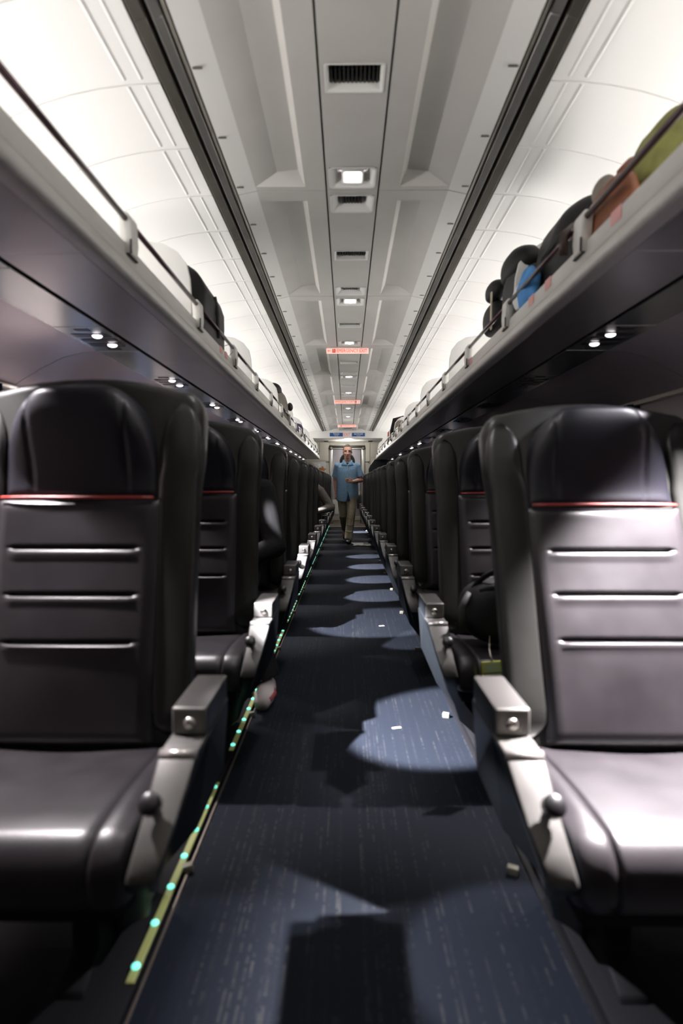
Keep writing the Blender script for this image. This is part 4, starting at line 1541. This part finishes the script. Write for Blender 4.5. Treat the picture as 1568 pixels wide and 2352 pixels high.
# charcoal backpack
t = thing('backpack', 'charcoal backpack with pale buckle standing on the right rack before the blue cloth', 'bag', (0.865, 2.64, SH))
bumpy(B().ball((0, 0.02, 0.20), (0.13, 0.17, 0.20), 16, e=0.7, e2=0.75), 0.014, 8, 5).build('body', 'nylon_grey', t, sharp=None)
B().ball((-0.06, 0.02, 0.36), (0.08, 0.16, 0.075), 12, e=0.8).build('top_flap', 'nylon', t, sharp=None)
B().ball((-0.10, 0.30, 0.345), (0.05, 0.10, 0.05), 12, e=0.8).build('rolled_pocket', 'nylon', t, sharp=None)
B().ball((-0.09, 0.33, 0.21), (0.06, 0.14, 0.085), 12, e=0.8).build('side_pocket', 'nylon', t, sharp=None)
B().box(-0.155, -0.148, 0.19, 0.21, 0.12, 0.31, 0.002, 1).build('strap', 'buckle', t)
# olive bag and brown leather holdall near the right frame edge
t = thing('olive_bag', 'olive yellow canvas bag at the near end of the right luggage rack', 'bag', (0.945, 1.63, SH))
b = B().ball((0, 0, 0.19), (0.12, 0.13, 0.19), 16, e=0.6, e2=0.6)
bumpy(b, 0.014, 9, 8).build('body', 'olive', t, sharp=None)
bumpy(B().ball((-0.06, 0.13, 0.25), (0.06, 0.06, 0.10), 12), 0.025, 20, 2).build('fringe', 'tan', t, sharp=None)
t = thing('leather_holdall', 'orange-brown leather roll bag behind the rail of the right luggage rack', 'bag', (0.765, 1.70, SH))
b = B().ball((0, 0, 0.115), (0.040, 0.16, 0.105), 14, e=0.8)
b.warp(lambda c: (c.x, c.y, c.z + (-c.y) * 0.10))
bumpy(b, 0.008, 12, 4).build('body', 'tan', t, sharp=None)
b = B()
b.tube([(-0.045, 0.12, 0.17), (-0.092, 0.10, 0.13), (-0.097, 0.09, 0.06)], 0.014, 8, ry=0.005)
b.build('strap_shadow', 'strap_shadow_tone', t, sharp=None)  # dark strip modelled in place of a strap's shadow on the fascia
b = B().ball((0.01, 0.05, 0.24), (0.03, 0.055, 0.04), 10)
b.build('grey_pouch', 'taupe', t, sharp=None)
# black bag on the left rack
t = thing('black_bag', 'upright black nylon bag behind the first white divider on the left rack', 'bag', (-0.84, 2.90, SH))
b = B()
b.prism([(-0.12, 0.0), (0.125, 0.0), (0.128, 0.27), (0.100, 0.35), (0.02, 0.41), (-0.10, 0.40), (-0.13, 0.28)], 'y', -0.24, 0.24, 0.035, 3)
bmesh.ops.subdivide_edges(b.bm, edges=b.bm.edges[:], cuts=2, use_grid_fill=True)
bumpy(b, 0.012, 9, 2).build('body', 'nylon', t, sharp=None)
B().tube([(0.122, 0.0, 0.31), (0.137, 0.0, 0.22), (0.134, 0.02, 0.10)], 0.010, 6, ry=0.004).build('strap', 'nylon_grey', t, sharp=None)
B().tube([(0.10, 0.26, 0.12), (0.13, 0.30, 0.14), (0.15, 0.31, 0.10), (0.13, 0.29, 0.07), (0.11, 0.27, 0.09)], 0.002, 5).build('cord', 'wire', t, sharp=None)
# far bags
t = thing('taupe_bag', 'taupe and black bag on the left rack far down the car', 'bag', (-0.84, 6.30, SH))
bumpy(B().ball((0, 0, 0.20), (0.12, 0.50, 0.20), 14, e=0.7), 0.012, 8, 1).build('body', 'taupe', t, sharp=None)
B().ball((0.0, -0.3, 0.36), (0.10, 0.20, 0.07), 10, e=0.8).build('top_flap', 'nylon', t, sharp=None)
B().ball((0.12, 0.42, 0.28), (0.035, 0.10, 0.05), 8).build('side_roll', 'nylon', t, sharp=None)
t = thing('purple_bundle', 'small dark purple bundle on the left rack beyond the taupe bag', 'bag', (-0.80, 8.75, SH))
bumpy(B().ball((0, 0, 0.15), (0.07, 0.25, 0.15), 12, e=0.8), 0.02, 9, 6).build('body', 'purple', t, sharp=None)
t = thing('black_pouch', 'black pouch on the left rack near the end wall', 'bag', (-0.80, 12.6, SH))
bumpy(B().ball((0, 0, 0.13), (0.08, 0.25, 0.13), 12, e=0.8), 0.02, 9, 4).build('body', 'nylon', t, sharp=None)
t = thing('striped_bag', 'beige bag with dark stripes and a red tab on the far right rack', 'bag', (0.86, 9.3, SH))
bumpy(B().ball((0, 0, 0.20), (0.13, 0.60, 0.205), 16, e=0.7, e2=0.7), 0.012, 8, 3).build('body', 'taupe', t, sharp=None)
b = B()
b.tube([(-0.134, -0.35, 0.05), (-0.136, -0.35, 0.20), (-0.10, -0.35, 0.38), (0.05, -0.35, 0.412)], 0.045, 8, ry=0.006)
b.build('stripe', 'nylon', t, sharp=None)
B().box(-0.145, -0.125, 0.50, 0.66, 0.20, 0.28, 0.01, 2).build('red_tab', 'ticket_red', t)

# pink seat checks tucked into the rack fascia
TK = B().box(-0.0012, 0.0012, -0.028, 0.028, 0, 0.036).mesh('seat_check', 'ticket')
nt = 0
for sg, y, side in ((1, 1.52, 'right'), (1, 2.02, 'right'), (1, 2.20, 'right'), (1, 3.25, 'right'), (-1, 2.98, 'left'), (-1, 3.10, 'left'), (-1, 7.4, 'left')):
    o = put('seat_check', TK, None, (sg * 0.7042, y, 1.7585))
    lab = {(1, 1.52): 'pink paper slip on the right rack below the brown leather bag', (1, 2.02): 'pink paper slip on the right rack below the black duffel',
           (1, 2.20): 'pink paper slip on the right rack below the blue cloth', (1, 3.25): 'pink paper slip on the right rack beyond the charcoal backpack',
           (-1, 2.98): 'pink paper slip on the left rack just past the black bag, nearer of two', (-1, 3.10): 'pink paper slip on the left rack just past the black bag, farther of two',
           (-1, 7.4): 'coral paper slip on the far left rack past the taupe bag'}[(sg, y)]
    tag(o, lab, 'paper slip', 'paper slips on the rack fascia')

# backpack on the second right-hand seat with its yellow-green tag
t = thing('seat_backpack', 'black backpack with looped handles lying on the second right-hand seat', 'bag', (0.600, A(2) - 0.005, 0.445))
b = B().ball((0, 0.0, 0.125), (0.190, 0.115, 0.125), 18, e=0.7, e2=0.75)
bumpy(b, 0.010, 9, 7).build('body', 'nylon', t, sharp=None)
for i, (x0, x1, h, y) in enumerate(((-0.15, 0.06, 0.285, -0.03), (-0.10, 0.12, 0.255, 0.02), (-0.13, 0.10, 0.235, -0.07))):
    B().tube([(x0 + (x1 - x0) * u / 10, y - 0.03 * math.sin(PI * u / 10), 0.205 + (h - 0.205) * math.sin(PI * u / 10) ** 0.7) for u in range(11)], 0.012, 8, ry=0.006).build('handle', 'nylon', t, sharp=None)
B().tube([(-0.165, -0.06, 0.20), (-0.198, -0.075, 0.15), (-0.196, -0.09, 0.06)], 0.015, 8, ry=0.006).build('strap', 'nylon_grey', t, sharp=None)
t = thing('luggage_tag', 'yellow-green paper tag hanging over the front of the second right-hand seat', 'tag', (0.478, A(2) - 0.228, 0.395))
b = B()
b.box(-0.035, 0.035, -0.0012, 0.0012, -0.045, 0.045)
b.build('card', 'tag_green', t, rot=(0.0, -0.08, 0))
for zz, hw, hh, m in ((0.024, 0.025, 0.015, 'tag_pale'), (-0.012, 0.030, 0.015, 'tag_pale'), (0.004, 0.033, 0.0015, 'tag_ink'), (-0.034, 0.020, 0.004, 'tag_ink')):
    B().box(-hw, hw, -0.0022, -0.001, zz - hh, zz + hh).build('print', m, t, rot=(0.0, -0.08, 0))
B().tube([(0, 0, 0.044), (-0.006, 0.01, 0.062), (-0.002, 0.04, 0.076), (0.02, 0.12, 0.10)], 0.002, 5).build('string', 'cap', t, sharp=None)

# newspaper on the carpet
t = thing('newspaper', 'crumpled sheet of newspaper lying on the carpet right of the walking man', 'newspaper', (0.225, 9.50, 0.0))


def np(u, v):
    x, y = (u - 0.5) * 0.30, (v - 0.5) * 0.50
    return (x + 0.02 * math.sin(v * 5), y + 0.03 * math.sin(u * 4), 0.010 + 0.014 * abs(noise.noise(Vector((x * 9, y * 9, 0.3)))) + 0.03 * max(0, 0.1 - u))


o = B().grid(np, 14, 18).build('sheet', 'paper', t, sharp=None)
o.modifiers.new('t', 'SOLIDIFY').thickness = 0.003
for zz in (-0.12, -0.06, 0.02):
    b = B().grid(lambda u, v: (0.04 + 0.09 * u, zz + 0.03 * v, 0.028), 2, 2)
    o2 = b.build('print_block', 'ink', t)
    o2.modifiers.new('t', 'SOLIDIFY').thickness = 0.002
# small scraps on the carpet
for i, (x, y, lab) in enumerate(((0.235, 4.0, 'tiny white paper scrap on the carpet near the fourth right-hand seat'),
                                 (0.19, 2.30, 'tiny pale thread of paper on the lit carpet beside the second right-hand seat'))):
    o = B().box(-0.02, 0.02, -0.012 + 0.006 * i, 0.012 - 0.006 * i, 0.0, 0.003, 0.001, 1).build('paper_scrap', 'paper', None, (x, y, 0.0), (0, 0, 0.3))
    tag(o, lab, 'scrap')
